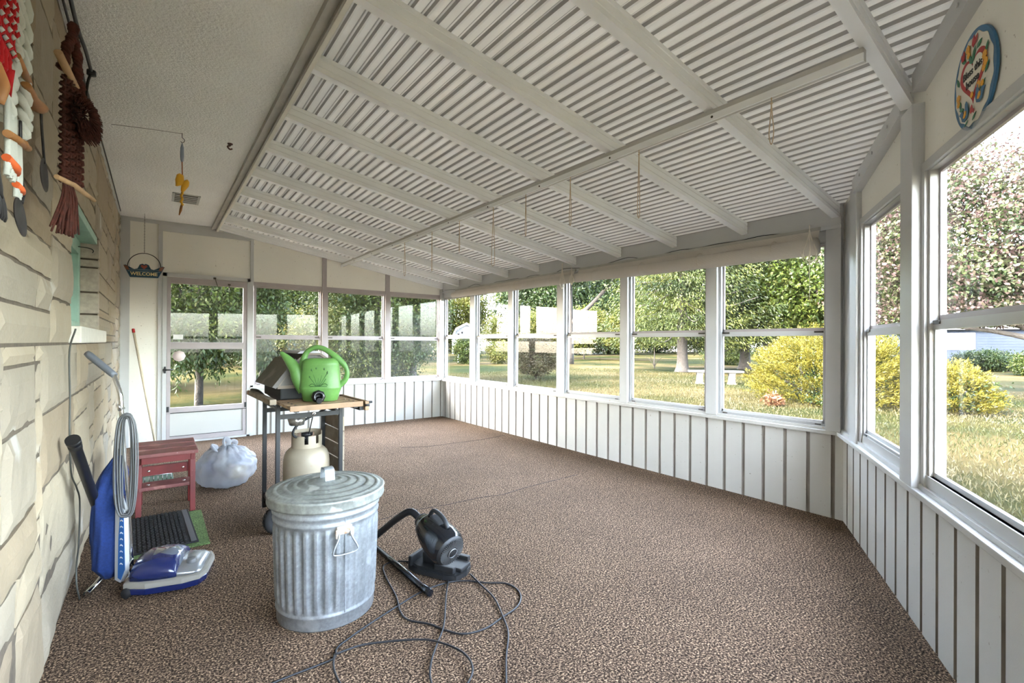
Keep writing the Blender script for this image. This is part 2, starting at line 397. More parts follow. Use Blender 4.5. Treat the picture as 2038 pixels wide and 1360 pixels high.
b = MB(); b.box((-.25, 3.31, 1.236), (.03, 4.82, 1.322), .008)
b.build('window_sill', mat('cut limestone sill', (.62, .58, .50), .85, noise=(20, .06, 4), bump=(80, .4, .004)), wl_)
b = MB()   # pale green window frame set back in the stone
b.box((-.2, 3.36, 1.32), (-.11, 3.47, 2.0), .004); b.box((-.2, 4.64, 1.32), (-.11, 4.725, 2.0), .004); b.box((-.2, 3.47, 1.86), (-.11, 4.64, 2.0), .004); b.box((-.2, 3.47, 1.32), (-.11, 4.64, 1.38), .004); b.box((-.17, 4.02, 1.38), (-.12, 4.07, 1.86))
b.box((-.11, 3.36, 1.95), (-.02, 4.725, 2.0), .003)
w = struct(b.build('window_1', M['green_paint']))
b = MB(); b.box((-.16, 3.47, 1.38), (-.155, 4.64, 1.86)); b.build('pane', M['glass'], w)
b = MB(); b.box((-.29, 3.3, 1.25), (-.285, 4.8, 2.05)); b.build('opaque_backing', mat('pale blind', (.5, .5, .47), .8), w)  # opaque sheet added to stop light coming through the window opening
b = MB(); b.tube(smoothcurve([(-.11, 4.6, 1.905), (-.05, 4.6, 1.90), (-.03, 4.6, 1.885), (-.035, 4.6, 1.87)], 4), .003, 6); b.build('hook', M['black_metal'], w)

# ---------------------------------------------------------------- flat ceiling over the house side
b = MB(); b.box((-6.5, -1.6, 2.70), (.90, L + .12, 2.86)); ce = struct(b.build('ceiling', M['ceiling']))
b = MB(); b.box((-6.5, -2, 2.87), (1.02, L + .4, 2.93)); struct(b.build('house_roof', mat('roof shingle', (.2, .19, .18), .9, noise=(20, .2, 3))))
b = MB()   # grey boards and pale ledger along the ceiling edge
b.box((.885, -1.2, 2.665), (.905, L, 2.705)); b.box((.905, -1.2, 2.675), (.93, L, 2.86)); b.box((.930, -1.2, 2.655), (.938, L, 2.86))
struct(b.build('trim_1', M['ledger_grey']))
b = MB(); b.box((.938, -1.2, 2.65), (.960, L, 2.86)); b.box((.96, -1.2, 2.74), (1.0, L, 2.86))
struct(b.build('trim_2', mat('cream ledger board', (.72, .69, .60), .5, noise=(3, .05, 3))))

# ---------------------------------------------------------------- corrugated roof
def clip_ang(o, off=.28):
    me = o.data; bm = bmesh.new(); bm.from_mesh(me)
    bmesh.ops.bisect_plane(bm, geom=bm.verts[:] + bm.edges[:] + bm.faces[:], plane_co=A0 + AN * off, plane_no=AN, clear_outer=True)
    bm.to_mesh(me); bm.free()
pit = .0635
prof = []; kind_ = []; x = .955; k = 0
shape = [(0, 0), (.12, .001), (.22, .015), (.34, .018), (.76, .018), (.87, .013), (1.0, 0)]
vs = []
while x < W + .30:
    lap = .0035 if k % 5 == 0 else 0
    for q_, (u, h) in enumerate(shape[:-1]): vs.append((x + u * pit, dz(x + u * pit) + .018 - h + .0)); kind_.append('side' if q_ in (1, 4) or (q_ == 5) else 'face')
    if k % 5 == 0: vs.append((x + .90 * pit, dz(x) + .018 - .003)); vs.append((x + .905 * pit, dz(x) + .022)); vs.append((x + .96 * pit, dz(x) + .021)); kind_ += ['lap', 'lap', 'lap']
    x += pit; k += 1
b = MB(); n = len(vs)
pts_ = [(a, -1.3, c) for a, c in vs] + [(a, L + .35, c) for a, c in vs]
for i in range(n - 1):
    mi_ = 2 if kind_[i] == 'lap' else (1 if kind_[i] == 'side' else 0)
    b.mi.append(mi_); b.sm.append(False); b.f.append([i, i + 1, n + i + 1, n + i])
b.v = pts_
ro = b.build('corrugated_roof', [M['roof'], roof_mat('shaded corrugation side', (.42, .40, .375), .03), mat('dark lap seam', (.10, .09, .08), .8)], fix=False)  # side strips coloured darker to paint in the shading of the corrugation
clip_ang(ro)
md = ro.modifiers.new('thick', 'SOLIDIFY'); md.thickness = .002; md.offset = 1
struct(ro)
R0_, RS = 7.3464, .6563
cosr = math.cos(math.atan(.1612))
def grooved(b, y0, y1, x0, x1):
    """one extruded rafter with two shallow grooves on each side"""
    h = .094; g = .003
    sec = [(y0, 0), (y1, 0), (y1, .022), (y1 - g, .024), (y1 - g, .028), (y1, .030), (y1, .062), (y1 - g, .064), (y1 - g, .068), (y1, .070), (y1, h), (y0, h), (y0, .070), (y0 + g, .068), (y0 + g, .064), (y0, .062), (y0, .030), (y0 + g, .028), (y0 + g, .024), (y0, .022)]
    A = [(x0, y, rz(x0) + z) for y, z in sec]; B = [(x1, y, rz(x1) + z) for y, z in sec]
    b.loft([A, B], smooth=False)
for i in range(0, 13):
    y = R0_ - i * RS
    if i == 0: y = L - .028
    # how far the rafter runs before the angled wall
    xe = W - .03
    if y < YC:
        s = (YC - y) / math.cos(ANG); xe = W - s * math.sin(ANG) - .05
    if xe < 1.1 or y < -.9: continue
    b = MB(); grooved(b, y - .024, y + .024, .96, xe)
    for q in (.02, .05): b.tube([(xe - .05, y - .024, rz(xe) + .03 + q), (xe - .05, y - .027, rz(xe) + .03 + q)], .004, 6)
    b.build('rafter', M['rafter_white'], ro)
b = MB(); b.box((2.512, .79, 2.362), (2.548, L - .002, 2.412), .002); lat = b.build('cross_beam', M['beam_grey'], ro)
b = MB(); b.box((2.508, .788, 2.356), (2.516, L - .003, 2.388)); b.build('beam_flange', M['rafter_white'], ro)
b = MB()
for i in range(0, 10): y = 7.28 - i * RS + .04; b.tube([(2.505, y, 2.372), (2.511, y, 2.372)], .006, 8)
b.build('bolt_heads', M['screw'], ro)

# ---------------------------------------------------------------- walls
def ribbed(Mx, x0, x1, z0, z1, start, name, parent=None):
    """panel along local x with vertical grooves every 0.1625 m; face at local y=0"""
    b = MB(Mx); g = start; pts = [(x0, 0, 0)]
    while g < x1 - .03:
        if g > x0 + .03: pts += [(g - .013, 0, 0), (g - .010, .010, 1), (g + .010, .010, 1), (g + .013, 0, 0)]
        g += .1625
    pts.append((x1, 0, 0))
    for i in range(len(pts) - 1):
        a, c = pts[i], pts[i + 1]
        b.add([(a[0], a[1], z0), (c[0], c[1], z0), (c[0], c[1], z1), (a[0], a[1], z1)], [(0, 1, 2, 3)], False, 1 if (a[2] or c[2]) else 0)
    b.box((x0, .012, z0), (x1, .05, z1), mi=0)
    return struct(b.build(name, [M['rib_white'], M['groove']]))
def window(name, Mx, x0, x1, z0, z1, zm, fr=None, glass=None, parent=None):
    """double pane storm window: frame, two sashes, two panes"""
    fr = fr or M['frame_white']; glass = glass or M['glass']
    b = MB(Mx); t = .022
    b.box((x0, .0, z0 - t), (x1, .055, z0)); b.box((x0, .0, z1), (x1, .055, z1 + t)); b.box((x0 - .0, 0, z0), (x0 + t, .055, z1)); b.box((x1 - t, 0, z0), (x1, .055, z1))
    o = struct(b.build(name, fr))
    xa, xb = x0 + t, x1 - t
    b = MB(Mx); s = .014
    b.box((xa, .030, zm - .006), (xb, .050, zm + .030)); b.box((xa, .030, zm), (xa + s, .044, z1)); b.box((xb - s, .030, zm), (xb, .044, z1)); b.box((xa, .030, z1 - s), (xb, .044, z1))
    b.build('upper_sash', M['mauve'], o)
    b = MB(Mx)
    b.box((xa, .012, zm - .030), (xb, .030, zm + .008)); b.box((xa, .014, z0), (xa + s, .028, zm)); b.box((xb - s, .014, z0), (xb, .028, zm)); b.box((xa, .014, z0), (xb, .028, z0 + .02))
    b.build('lower_sash', M['mauve'] if fr is M['mauve'] else M['white_metal'], o)
    b = MB(Mx); b.box((xa, .036, zm + .01), (xb, .039, z1 - .005)); b.build('upper_pane', glass, o)
    b = MB(Mx); b.box((xa, .020, z0 + .01), (xb, .023, zm)); b.build('lower_pane', glass, o)
    b = MB(Mx)
    for xx in (xa + .01, xb - .07):
        b.box((xx, .006, zm - .008), (xx + .06, .012, zm + .006))
        b.box((xx + .01, -.004, z0 - .012), (xx + .05, .002, z0 - .004))
    b.build('latch', M['screw'], o)
    return o
# far wall (local x = world x, outward = +y)
MF = frame_matrix(Vector((0, L, 0)), Vector((1, 0, 0)), Vector((0, 1, 0)))
b = MB(MF)
def wedge(b, x0, x1, z0, f, y0=0, y1=.05):
    vs = [(x0, y0, z0), (x1, y0, z0), (x1, y0, f(x1)), (x0, y0, f(x0)), (x0, y1, z0), (x1, y1, z0), (x1, y1, f(x1)), (x0, y1, f(x0))]
    b.add(vs, [(0, 1, 2, 3), (5, 4, 7, 6), (0, 4, 5, 1), (3, 2, 6, 7), (0, 3, 7, 4), (1, 5, 6, 2)])
top = lambda x: rz(x) + .09 if x > XH else 2.72
b.box((-.3, 0, 0), (.39, .05, 2.72)); b.box((.39, 0, 2.07), (XH, .05, 2.72)); wedge(b, XH, W, 2.0, top)
wf = struct(b.build('wall_far', M['wall_white']))
ribbed(MF, 1.33, W, -.002, .62, 1.42, 'wall_far_lower')
b = MB(MF)
b.box((0, -.012, 0), (.084, .0, 2.68)); b.box((0, -.014, 2.655), (.93, 0, 2.70)); b.box((.35, -.02, 0), (.392, 0, 2.66))
b.box((1.328, -.02, 0), (1.365, 0, rz(1.35))); b.box((.387, -.012, 2.58), (1.33, 0, 2.655))
struct(b.build('trim_3', M['white_metal']))
for i, (a, c) in enumerate(((2.245, 2.305), (3.195, 3.265))):
    b = MB(MF); b.box((a, -.02, .66), (c, .055, rz(c) + .01)); struct(b.build('trim_%d' % (4 + i), M['mauve']))
b = MB(MF); b.box((1.34, -.012, 1.995), (W, 0, 2.045)); struct(b.build('trim_6', M['mauve']))
b = MB(MF); b.box((1.33, -.05, .615), (W, .055, .645), .004); b.box((1.33, -.02, .645), (W, .055, .665)); struct(b.build('trim_7', M['sill_white']))
for i, (a, c) in enumerate(((1.37, 2.245), (2.305, 3.195), (3.265, 4.16))):
    window('window_%d' % (2 + i), MF, a, c, .68, 1.985, 1.31, M['mauve'], M['glass_dirty'])
b = MB(); b.box((W - .065, L - .06, .64), (W + .05, L + .05, 2.14)); struct(b.build('trim_8', M['white_metal']))
# storm door
b = MB(MF); b.box((.394, -.03, 0), (.435, .04, 2.075)); b.box((1.292, -.03, 0), (1.328, .04, 2.075)); b.box((.394, -.03, 2.035), (1.328, .04, 2.08)); b.box((.394, -.03, 0), (1.328, .05, .022))
do = struct(b.build('door_1', M['white_metal']))
b = MB(MF)
for a, c in (((.437, -.018, .025), (.475, .02, 2.03)), ((1.245, -.018, .025), (1.29, .02, 2.03)), ((.475, -.018, 1.955), (1.245, .02, 2.03)), ((.475, -.018, 1.15), (1.245, .02, 1.235)), ((.475, -.018, .375), (1.245, .02, .435)), ((.475, -.018, .025), (1.245, .02, .085))): b.box(a, c, .002)
leaf = b.build('door_leaf', M['mauve'], do)
b = MB(MF); b.box((.475, -.006, .085), (1.245, .012, .375)); b.build('kick_panel', M['rib_white'], leaf)
b = MB(MF); b.box((.475, -.021, .364), (1.29, -.017, .372)); b.box((.47, -.021, .083), (1.25, -.017, .089)); b.box((.437, -.023, .385), (.462, -.016, .45)); b.box((1.265, -.023, .385), (1.288, -.016, .45)); b.build('weather_strip', M['black_metal'], leaf)
b = MB(MF); b.box((.475, -.002, 1.235), (1.245, .002, 1.955)); b.build('upper_pane', M['glass_dirty'], leaf)
b = MB(MF); b.box((.475, -.002, .435), (1.245, .002, 1.15)); b.build('lower_pane', M['glass'], leaf)
b = MB(MF); b.tube([(.418, -.03, .90), (.418, -.05, .90)], .02, 10); b.box((.41, -.055, .86), (.43, -.04, .94), .004); b.tube([(.42, -.05, .90), (.50, -.05, .90)], .008, 8); b.build('door_handle', M['black_metal'], leaf)
b = MB(MF); b.lathe([(0, 0), (.068, 0), (.068, .001), (0, .001)], 8, (.56, -.006, 1.065), (0, 1, 0)); b.build('sticker', mat('pale pink sticker', (.72, .6, .57), .6), leaf)
b = MB(MF); b.box((.5, -.004, 1.27), (.60, -.003, 1.33)); b.build('paper_note', mat('paper', (.8, .8, .78), .7), leaf)
b = MB(MF); b.box((.91, -.04, 2.035), (.94, -.03, 2.06)); b.tube([(.93, -.035, 2.04), (.96, -.03, 1.94)], .004, 6); b.box((1.07, -.03, 1.97), (1.10, -.018, 1.99)); b.tube([(1.085, -.03, 1.98), (1.085, -.03, 1.88)], .004, 6); b.build('door_chain', M['screw'], do)

# long wall (local x runs from the far corner towards the camera)
ML = frame_matrix(Vector((W, L, 0)), Vector((0, -1, 0)), Vector((1, 0, 0)))
ribbed(ML, 0, L - YC, -.002, .62, L - 1.465 - 35 * .1625, 'wall_right')
b = MB(ML); b.box((0, -.045, .605), (L - YC + .02, .06, .632), .004); b.box((0, -.02, .632), (L - YC, .06, .652)); struct(b.build('trim_9', M['sill_white']))
posts = [(6.342, 6.213), (5.358, 5.256), (4.372, 4.259), (3.400, 3.302), (2.436, 2.334)]
for i, (a, c) in enumerate(posts):
    b = MB(ML); b.box((L - a, -.03, .640), (L - c, .06, 2.06), .003); struct(b.build('trim_%d' % (10 + i), M['white_metal']))
b = MB(ML); b.box((L - 1.500, -.045, .632), (L - 1.405, .06, 2.16), .003); b.box((L - 1.42, .0, .60), (L - 1.36, .14, 2.16)); struct(b.build('trim_15', M['white_metal']))
ed = [L - .06] + [v for p in posts for v in p] + [1.50]
for i in range(6): window('window_%d' % (5 + i), ML, L - ed[2 * i] + .0, L - ed[2 * i + 1], .672, 1.985, 1.345)
b = MB(ML); b.box((0, -.015, 2.0), (L - YC, .06, 2.10)); b.box((0, -.03, 2.10), (L - YC, .05, 2.245)); b.box((0, -.05, 2.075), (L - YC, -.0, 2.10), .003)
struct(b.build('trim_16', M['white_metal']))
b = MB(); pts = []
for i in range(30):
    y = L - .15 - i * (L - YC - .3) / 29; pts.append((W - .056, y, 2.10 + (.012 * math.sin(i * 1.7)) + (.02 if i % 5 == 0 else 0)))
b.tube(smoothcurve(pts, 3), .003, 5)
tag(b.build('cable', M['black_plastic']), 'thin black cable sagging along the white beam above the long row of windows', 'cable')

# angled wall
MA = frame_matrix(A0, AD, AN)
ribbed(MA, 0, tA, -.002, .62, .112, 'wall_near')
b = MB(MA); b.box((-.03, -.045, .605), (tA, .07, .632), .004); b.box((-.02, -.02, .632), (tA, .07, .652)); struct(b.build('trim_17', M['sill_white']))
b = MB(MA); b.box((.02, .0, .632), (.30, .06, rz(W - .3) + .04)); b.box((.30, -.03, .632), (.455, .06, rz(W - .4) + .04), .006); struct(b.build('trim_18', M['white_metal']))
b = MB(MA); b.box((1.295, -.045, .632), (1.44, .06, 2.30), .004); struct(b.build('trim_19', M['white_metal']))
b = MB(MA); b.box((3.02, -.03, .632), (3.16, .06, 2.45), .004); struct(b.build('trim_20', M['white_metal']))
window('window_11', MA, .5, 1.295, .715, 1.985, 1.335)
window('window_12', MA, 1.475, 3.02, .70, 1.985, 1.345, M['sill_white'])
window('window_13', MA, 3.16, 4.6, .70, 1.985, 1.345)
def tz(t): x = W - t * math.sin(ANG); return rz(min(max(x, XH), W)) + .10
b = MB(MA)
for i in range(24):
    a, c = tA * i / 24, tA * (i + 1) / 24
    vs = [(a, 0, 2.0), (c, 0, 2.0), (c, 0, tz(c)), (a, 0, tz(a)), (a, .04, 2.0), (c, .04, 2.0), (c, .04, tz(c)), (a, .04, tz(a))]
    b.add(vs, [(0, 1, 2, 3), (5, 4, 7, 6), (3, 2, 6, 7), (0, 4, 5, 1)])
struct(b.build('wall_near_upper', M['wall_white']))
b = MB(MA); b.box((.455, -.012, 1.992), (tA, .05, 2.03)); b.box((.45, -.012, .652), (.5, .05, 2.0)); b.box((1.44, -.012, .652), (1.475, .05, 2.0)); b.box((4.6, 0, .65), (tA, .05, 2.0)); b.box((.45, -.005, .652), (tA, .06, .70))
struct(b.build('trim_21', M['white_metal']))
b = MB()
for t0, t1 in ((.43, 1.28), (1.44, 3.6)):
    p = A0 + AD * t0 - AN * .02; q = A0 + AD * t1 - AN * .02
    p.z = rz(p.x) + .035; q.z = rz(q.x) + .035
    b.bar(p, q, .05, .085)
    for k in range(3):
        r = p.lerp(q, .2 + .3 * k) - AN * .026; b.tube([r, r - AN * .005], .009, 8)
struct(b.build('trim_22', M['white_metal']))
# ---------------------------------------------------------------- plants
rg = np.random.default_rng(5)
def leafmesh(name, m, pts, size, parent=None, aspect=.45, droop=.3, up=.35, tint=None, jitter=.35, dirs=None):
    """every point becomes one pointed leaf"""
    P = np.asarray(pts, float); n = len(P)
    d = rg.normal(size=(n, 3)) if dirs is None else dirs + rg.normal(size=(n, 3)) * jitter
    d[:, 2] -= droop; d /= np.linalg.norm(d, axis=1)[:, None]
    u = rg.normal(size=(n, 3)); u[:, 2] += up * 3; s = np.cross(d, u); s /= np.linalg.norm(s, axis=1)[:, None] + 1e-9
    sz = size * rg.uniform(.6, 1.35, n)[:, None]
    nn = np.cross(s, d)
    w_ = s * sz * aspect * .5; f_ = nn * sz
    v = np.empty((n, 6, 3)); v[:, 0] = P; v[:, 1] = P + d * sz * .28 + w_ * .85 + f_ * .05; v[:, 2] = P + d * sz * .62 + w_ * .8 + f_ * .07; v[:, 3] = P + d * sz - f_ * .06; v[:, 4] = P + d * sz * .62 - w_ * .8 + f_ * .07; v[:, 5] = P + d * sz * .28 - w_ * .85 + f_ * .05
    me = bpy.data.meshes.new(name); me.vertices.add(6 * n); me.vertices.foreach_set('co', v.reshape(-1))
    me.loops.add(6 * n); me.loops.foreach_set('vertex_index', np.arange(6 * n)); me.polygons.add(n)
    me.polygons.foreach_set('loop_start', np.arange(0, 6 * n, 6)); me.update(calc_edges=True)
    at = me.attributes.new('tint', 'FLOAT', 'FACE'); at.data.foreach_set('value', (rg.random(n) if tint is None else np.clip(tint + rg.normal(size=n) * .12, 0, 1)).astype(np.float32))
    me.materials.append(m); o = bpy.data.objects.new(name, me); C.objects.link(o)
    if parent is not None: o.parent = parent
    return o
def blob(c, r, ncl, per, cr, shell=.55, zmin=None, flat=.6):
    """points in leaf clusters spread through an ellipsoid"""
    d = rg.normal(size=(ncl, 3)); d /= np.linalg.norm(d, axis=1)[:, None]
    cc = np.array(c) + d * np.array(r) * (rg.uniform(shell ** 2, 1, ncl) ** .5)[:, None]
    t = rg.random(ncl)
    P = np.repeat(cc, per, 0) + rg.normal(size=(ncl * per, 3)) * np.array([cr, cr, cr * flat]); T = np.repeat(t, per)
    if zmin is not None: k = P[:, 2] > zmin; P = P[k]; T = T[k]
    return P, T
def trunk(name, pts, rs, m, parent, branches=()):
    b = MB(); b.tube(smoothcurve(pts, 4), list(np.interp(np.linspace(0, 1, 4 * (len(pts) - 1) + 1), np.linspace(0, 1, len(rs)), rs)), 10)
    for pb, r0, r1 in branches: q = smoothcurve(pb, 4); b.tube(q, list(np.linspace(r0, r1, len(q))), 7)
    return b.build(name, m, parent)
G1 = leafmat('broad leaf green', [(0.0065, 0.0135, 0.0016), (0.0150, 0.0264, 0.0032), (0.0294, 0.0403, 0.0056), (0.0489, 0.0529, 0.0122)])
G2 = leafmat('dark leaf green', [(0.0025, 0.0068, 0.0016), (0.0065, 0.0135, 0.0028), (0.0124, 0.0224, 0.0048), (0.0209, 0.0296, 0.0070)])
G3 = leafmat('yellow green leaf', [(0.0220, 0.0313, 0.0032), (0.0394, 0.0461, 0.0056), (0.0613, 0.0618, 0.0107), (0.0768, 0.0690, 0.0170)])
GY = leafmat('golden juniper', [(0.0264, 0.0275, 0.0020), (0.0539, 0.0473, 0.0040), (0.0744, 0.0620, 0.0081), (0.0875, 0.0764, 0.0209)])
GP = leafmat('purple green leaf', [(0.0092, 0.0168, 0.0051), (0.0198, 0.0300, 0.0101), (0.0326, 0.0198, 0.0173), (0.0524, 0.0326, 0.0326), (0.0377, 0.0499, 0.0198)])
GB = leafmat('bronze shrub leaf', [(0.0112, 0.0101, 0.0035), (0.0254, 0.0198, 0.0092), (0.0377, 0.0275, 0.0153), (0.0254, 0.0300, 0.0101)])
GS = leafmat('spruce green', [(0.0045, 0.0089, 0.0018), (0.0124, 0.0197, 0.0041), (0.0269, 0.0345, 0.0062), (0.0419, 0.0461, 0.0095)])
GO = leafmat('dead orange twigs', [(0.0626, 0.0254, 0.0101), (0.0881, 0.0437, 0.0224)])

def broad(name, label, x, y, h, r, zc, n, per, leaf, m, tr=.15, cat='tree', group=None, cr=None, zmin=None, bark=None, rz_=None, aspect=.5, fname='foliage', droop=.3):
    t = empty(name, (0, 0, 0)); tag(t, label, cat, group)
    hx = r if not isinstance(r, tuple) else r[0]
    rr = r if isinstance(r, tuple) else (r, r, h - zc if rz_ is None else rz_)
    P, T = blob((x, y, zc), rr, int(n * 1.35), int(per * 1.5), (cr or leaf * 1.6) * .8, zmin=zmin)
    leafmesh(fname, m, P, leaf * .66, t, tint=T, aspect=aspect, droop=droop)
    br = []
    for k in range(7):
        a = k * 2.4; z0 = max(zc - rr[2] * .7, .3) if tr > .05 else GZ + .1
        br.append(([(x, y, z0), (x + math.cos(a) * hx * .35, y + math.sin(a) * hx * .35, z0 + rr[2] * .5), (x + math.cos(a) * hx * .75, y + math.sin(a) * hx * .75, z0 + rr[2] * .8)], tr * .5, tr * .12))
    trunk('trunk' if tr > .05 else 'stems', [(x, y, GZ - .05), (x + tr * .3, y, zc * .5), (x, y + tr * .2, zc + rr[2] * .3)], [tr * 1.3, tr, tr * .5], bark or M['bark'], t, br)
    return t

# near tree outside the storm door, drooping to waist height
t = broad('drooping_tree', 'broad-leaved tree drooping low on the lawn just outside the storm door', 1.15, 13.4, 7, (2.1, 2.0, 3.0), 3.5, 520, 85, .13, G1, .07, cr=.28, zmin=.55, aspect=.5, droop=.6)
P, T = [], []
for k in range(80):   # hanging sprays
    x = 1.25 + rg.uniform(-1.8, 1.7); y = 12.2 + rg.uniform(-.3, .6); z = rg.uniform(.75, 1.5)
    for q in range(26): P.append((x + rg.normal() * .10, y + rg.normal() * .1, z - q * .022 + rg.normal() * .05)); T.append(.3 + .02 * q)
leafmesh('hanging_sprays', G2, P, .10, t, aspect=.4, droop=2.2, tint=np.array(T))
broad('pine', 'dark bushy evergreen behind the drooping tree by the storm door', -1.5, 19, 8, (2.6, 2.4, 4.2), 3.2, 200, 60, .28, G2, .18, cr=.5, zmin=.2)
broad('added_shade_tree', 'added unseen tree beside the house corner, blocking sun from the far windows', -5.6, 9.4, 10, (3.2, 3.0, 3.2), 6.6, 330, 70, .2, G2, .25, cr=.4)  # out of view, added to keep sun patches off the porch floor
# big tree seen through the far wall windows
t = broad('maple_tree', 'large leafy tree filling the two far-wall windows nearest the corner', 6.6, 16.2, 7.5, (2.35, 2.2, 3.7), 3.3, 620, 90, .15, G1, .17, cr=.32, zmin=.0, aspect=.5, droop=.5)
trunk('second_trunk', [(7.55, 15.4, GZ), (7.5, 15.6, 1.5), (7.3, 16, 3.5)], [.15, .12, .08], M['bark'], t)
broad('sapling', 'small pale-leaved sapling left of the large leafy tree', 5.25, 21.5, 3.2, (1.1, 1.1, 1.3), 1.6, 80, 60, .17, G3, .045, cr=.24)
broad('round_bush', 'dark round bush at the left edge of the first far-wall window', 3.9, 22.5, 3.4, (1.2, 1.2, 1.7), 1.5, 100, 60, .18, G2, .05, cr=.28, cat='bush')
broad('lawn_tree', 'tall full tree standing far out behind the sapling', 6.5, 33, 12, (4.6, 4.2, 5.2), 6.6, 380, 60, .36, G1, .3, cr=.7, zmin=1.2)
broad('lawn_tree', 'tall darker tree in the distance between sapling and large leafy tree', 13, 44, 13, (5.5, 5, 6), 6.8, 330, 60, .5, G2, .35, cr=.9, zmin=1.0)
broad('lawn_tree', 'tall green tree far behind the drooping tree at the door', -.5, 36, 14, (5.5, 5, 6.5), 7.2, 330, 60, .5, G1, .35, cr=.9, zmin=1.4)
broad('blue_spruce', 'bluish dark spruce peeking past the far right edge of the far wall', 17.9, 37, 11, (1.3, 1.3, 6), 5.5, 150, 60, .4, G2, .3, cr=.7)
# trees behind the shed and along the back
back = [(38, 66, 13, 6.0, G3, 'yellow-green tree rising behind the shed roof'), (40.5, 48.5, 13, 3.8, G2, 'dark dense tree just right of the shed'), (45, 54, 15, 6, G1, 'tall tree behind the bronze round shrub'),
        (43, 43.5, 14, 5, G2, 'dark tree behind the leaning trunk'), (52, 45.5, 15, 6, G1, 'tall green tree left of the big spruce'), (64, 46, 16, 7, G2, 'broad dark tree far behind the big spruce'),
        (75, 44, 17, 7.5, G1, 'broad tree far behind the concrete bench'), (73, 33, 17, 7.5, G2, 'dark tree far behind the second spruce'), (71, 21, 13, 6.5, G1, 'tree far behind the golden juniper'),
        (72, 13, 12, 6, G2, 'dark tree far behind the purple-leaved tree'), (24, 62, 14, 6, G2, 'dark distant tree left of the shed'), (6, 60, 15, 8, G1, 'distant tree at the back of the lawn beyond the sapling'), (-8, 55, 15, 8, G2, 'distant dark tree beyond the door-side evergreen'), (78, 3, 11, 5, G1, 'distant tree beyond the grey house end')]
for x, y, h, r, m, lab in back: broad('background_tree', lab, x, y, h, (r, r, h * .49), h * .47, 330, 60, .55, m, .35, cr=1.0, group='trees along the back of the yards', zmin=GZ)
for x, y, r, h, lab in ((30, 40.5, 2.3, 4.2, 'leftmost of the bright yellow-green shrubs behind the lawn'), (30.5, 35.2, 2.6, 4.6, 'bright shrub directly above the bronze round shrub'), (32.5, 31.5, 2.6, 4.6, 'bright yellow-green shrub beneath the leaning trunk'), (34.2, 27.6, 2.3, 4.3, 'bright shrub between leaning trunk and big spruce')):
    broad('tall_shrub', lab, x, y, h, (r, r, h * .42), h * .56, 150, 60, .26, G3, .06, cr=.45, cat='shrub', group='bright shrubs across the lawn', bark=M['bark_light'])
broad('round_shrub', 'bronze-brown round shrub alone on the lawn', 12.7, 14.9, 1.7, (.95, .95, .86), .72, 260, 60, .085, GB, .035, cr=.13, cat='shrub', bark=M['bark_light'])
broad('wispy_shrub', 'green shrub growing around the white feeder pole', 17.8, 28.4, 2.7, (.9, .9, 1.0), .7, 110, 60, .15, G1, .04, cr=.22, cat='shrub')
broad('low_shrub', 'small grey-green shrub right of the feeder pole', 19.8, 27.4, 1.6, (.8, .8, .8), .6, 60, 50, .15, G3, .03, cr=.2, cat='shrub')
# leaning tree
t = empty('leaning_tree'); tag(t, 'tree with a dark leaning trunk above the bright shrubs', 'tree')
trunk('trunk', [(24.0, 24.6, GZ), (24.1, 24.7, 2.5), (24.2, 24.9, 5), (24.2, 25, 8)], [.3, .25, .22, .15], M['bark'], t, [([(24.1, 24.7, 2.6), (25.2, 23.4, 4.2), (26.6, 21.8, 6.6)], .2, .1)])
P, T = blob((25, 23.8, 8), (4, 4, 2.8), 160, 60, .6); leafmesh('foliage', G2, P, .3, t, tint=T)
# spruces
def spruce(x, y, h, rbase, z0, label, m, tr, nb=120, per=70, leaf=.15, ph=0):
    t = empty('spruce'); tag(t, label, 'tree'); P = []; T = []; D = []; br = []
    for k in range(nb):
        f = (k + .5) / nb; z = z0 + (h - z0) * f; a = k * 2.399 + ph; ln = rbase * (1 - f) ** .75 * rg.uniform(.8, 1.1)
        tt = rg.random()
        q = np.linspace(.06, 1, per)
        sag = -.35 * ln * q * (1.1 - q) - .10 * ln * q + .12 * ln * q ** 3
        wd = .42 * ln * (1 - .45 * q) * q ** .35
        off = rg.normal(size=per) * wd * .5
        X = x + math.cos(a) * ln * q - math.sin(a) * off; Y = y + math.sin(a) * ln * q + math.cos(a) * off; Z = z + sag - rg.random(per) * .35
        P.append(np.stack([X, Y, Z], 1)); T.append(np.full(per, tt))
        D.append(np.tile(np.array([math.cos(a), math.sin(a), -.5]), (per, 1)))
        if k % 4 == 0: br.append(([(x, y, z), (x + math.cos(a) * ln * .5, y + math.sin(a) * ln * .5, z - .2 * ln), (x + math.cos(a) * ln * .9, y + math.sin(a) * ln * .9, z - .13 * ln)], .05, .015))
    P = np.concatenate(P); T = np.concatenate(T); D = np.concatenate(D)
    P = np.repeat(P, 5, 0) + rg.normal(size=(len(P) * 5, 3)) * .12; T = np.repeat(T, 5); D = np.repeat(D, 5, 0)
    k = P[:, 2] > z0 - 1.3
    leafmesh('foliage', m, P[k], leaf, t, aspect=.28, tint=T[k], dirs=D[k], jitter=.5, droop=.3)
    trunk('trunk', [(x, y, GZ - .05), (x + .02, y, GZ + .5), (x, y, z0), (x, y, h * .8)], [tr * 1.6, tr * 1.1, tr * .95, tr * .35], M['bark_light'], t, br)
spruce(22.8, 14.8, 13, 4.9, 1.9, 'big spruce with a bare pale trunk left of the bench', GS, .27, nb=190, per=90)
spruce(28.3, 14.2, 13, 5.2, 1.7, 'second spruce behind the golden juniper and bench', GS, .28, ph=1, nb=190, per=90)
broad('oak', 'dense dark green broad-leaved tree behind the golden juniper', 28.5, 9.6, 11, (4.4, 4.2, 4.8), 5.8, 380, 70, .30, G1, .3, cr=.55, zmin=1.2)
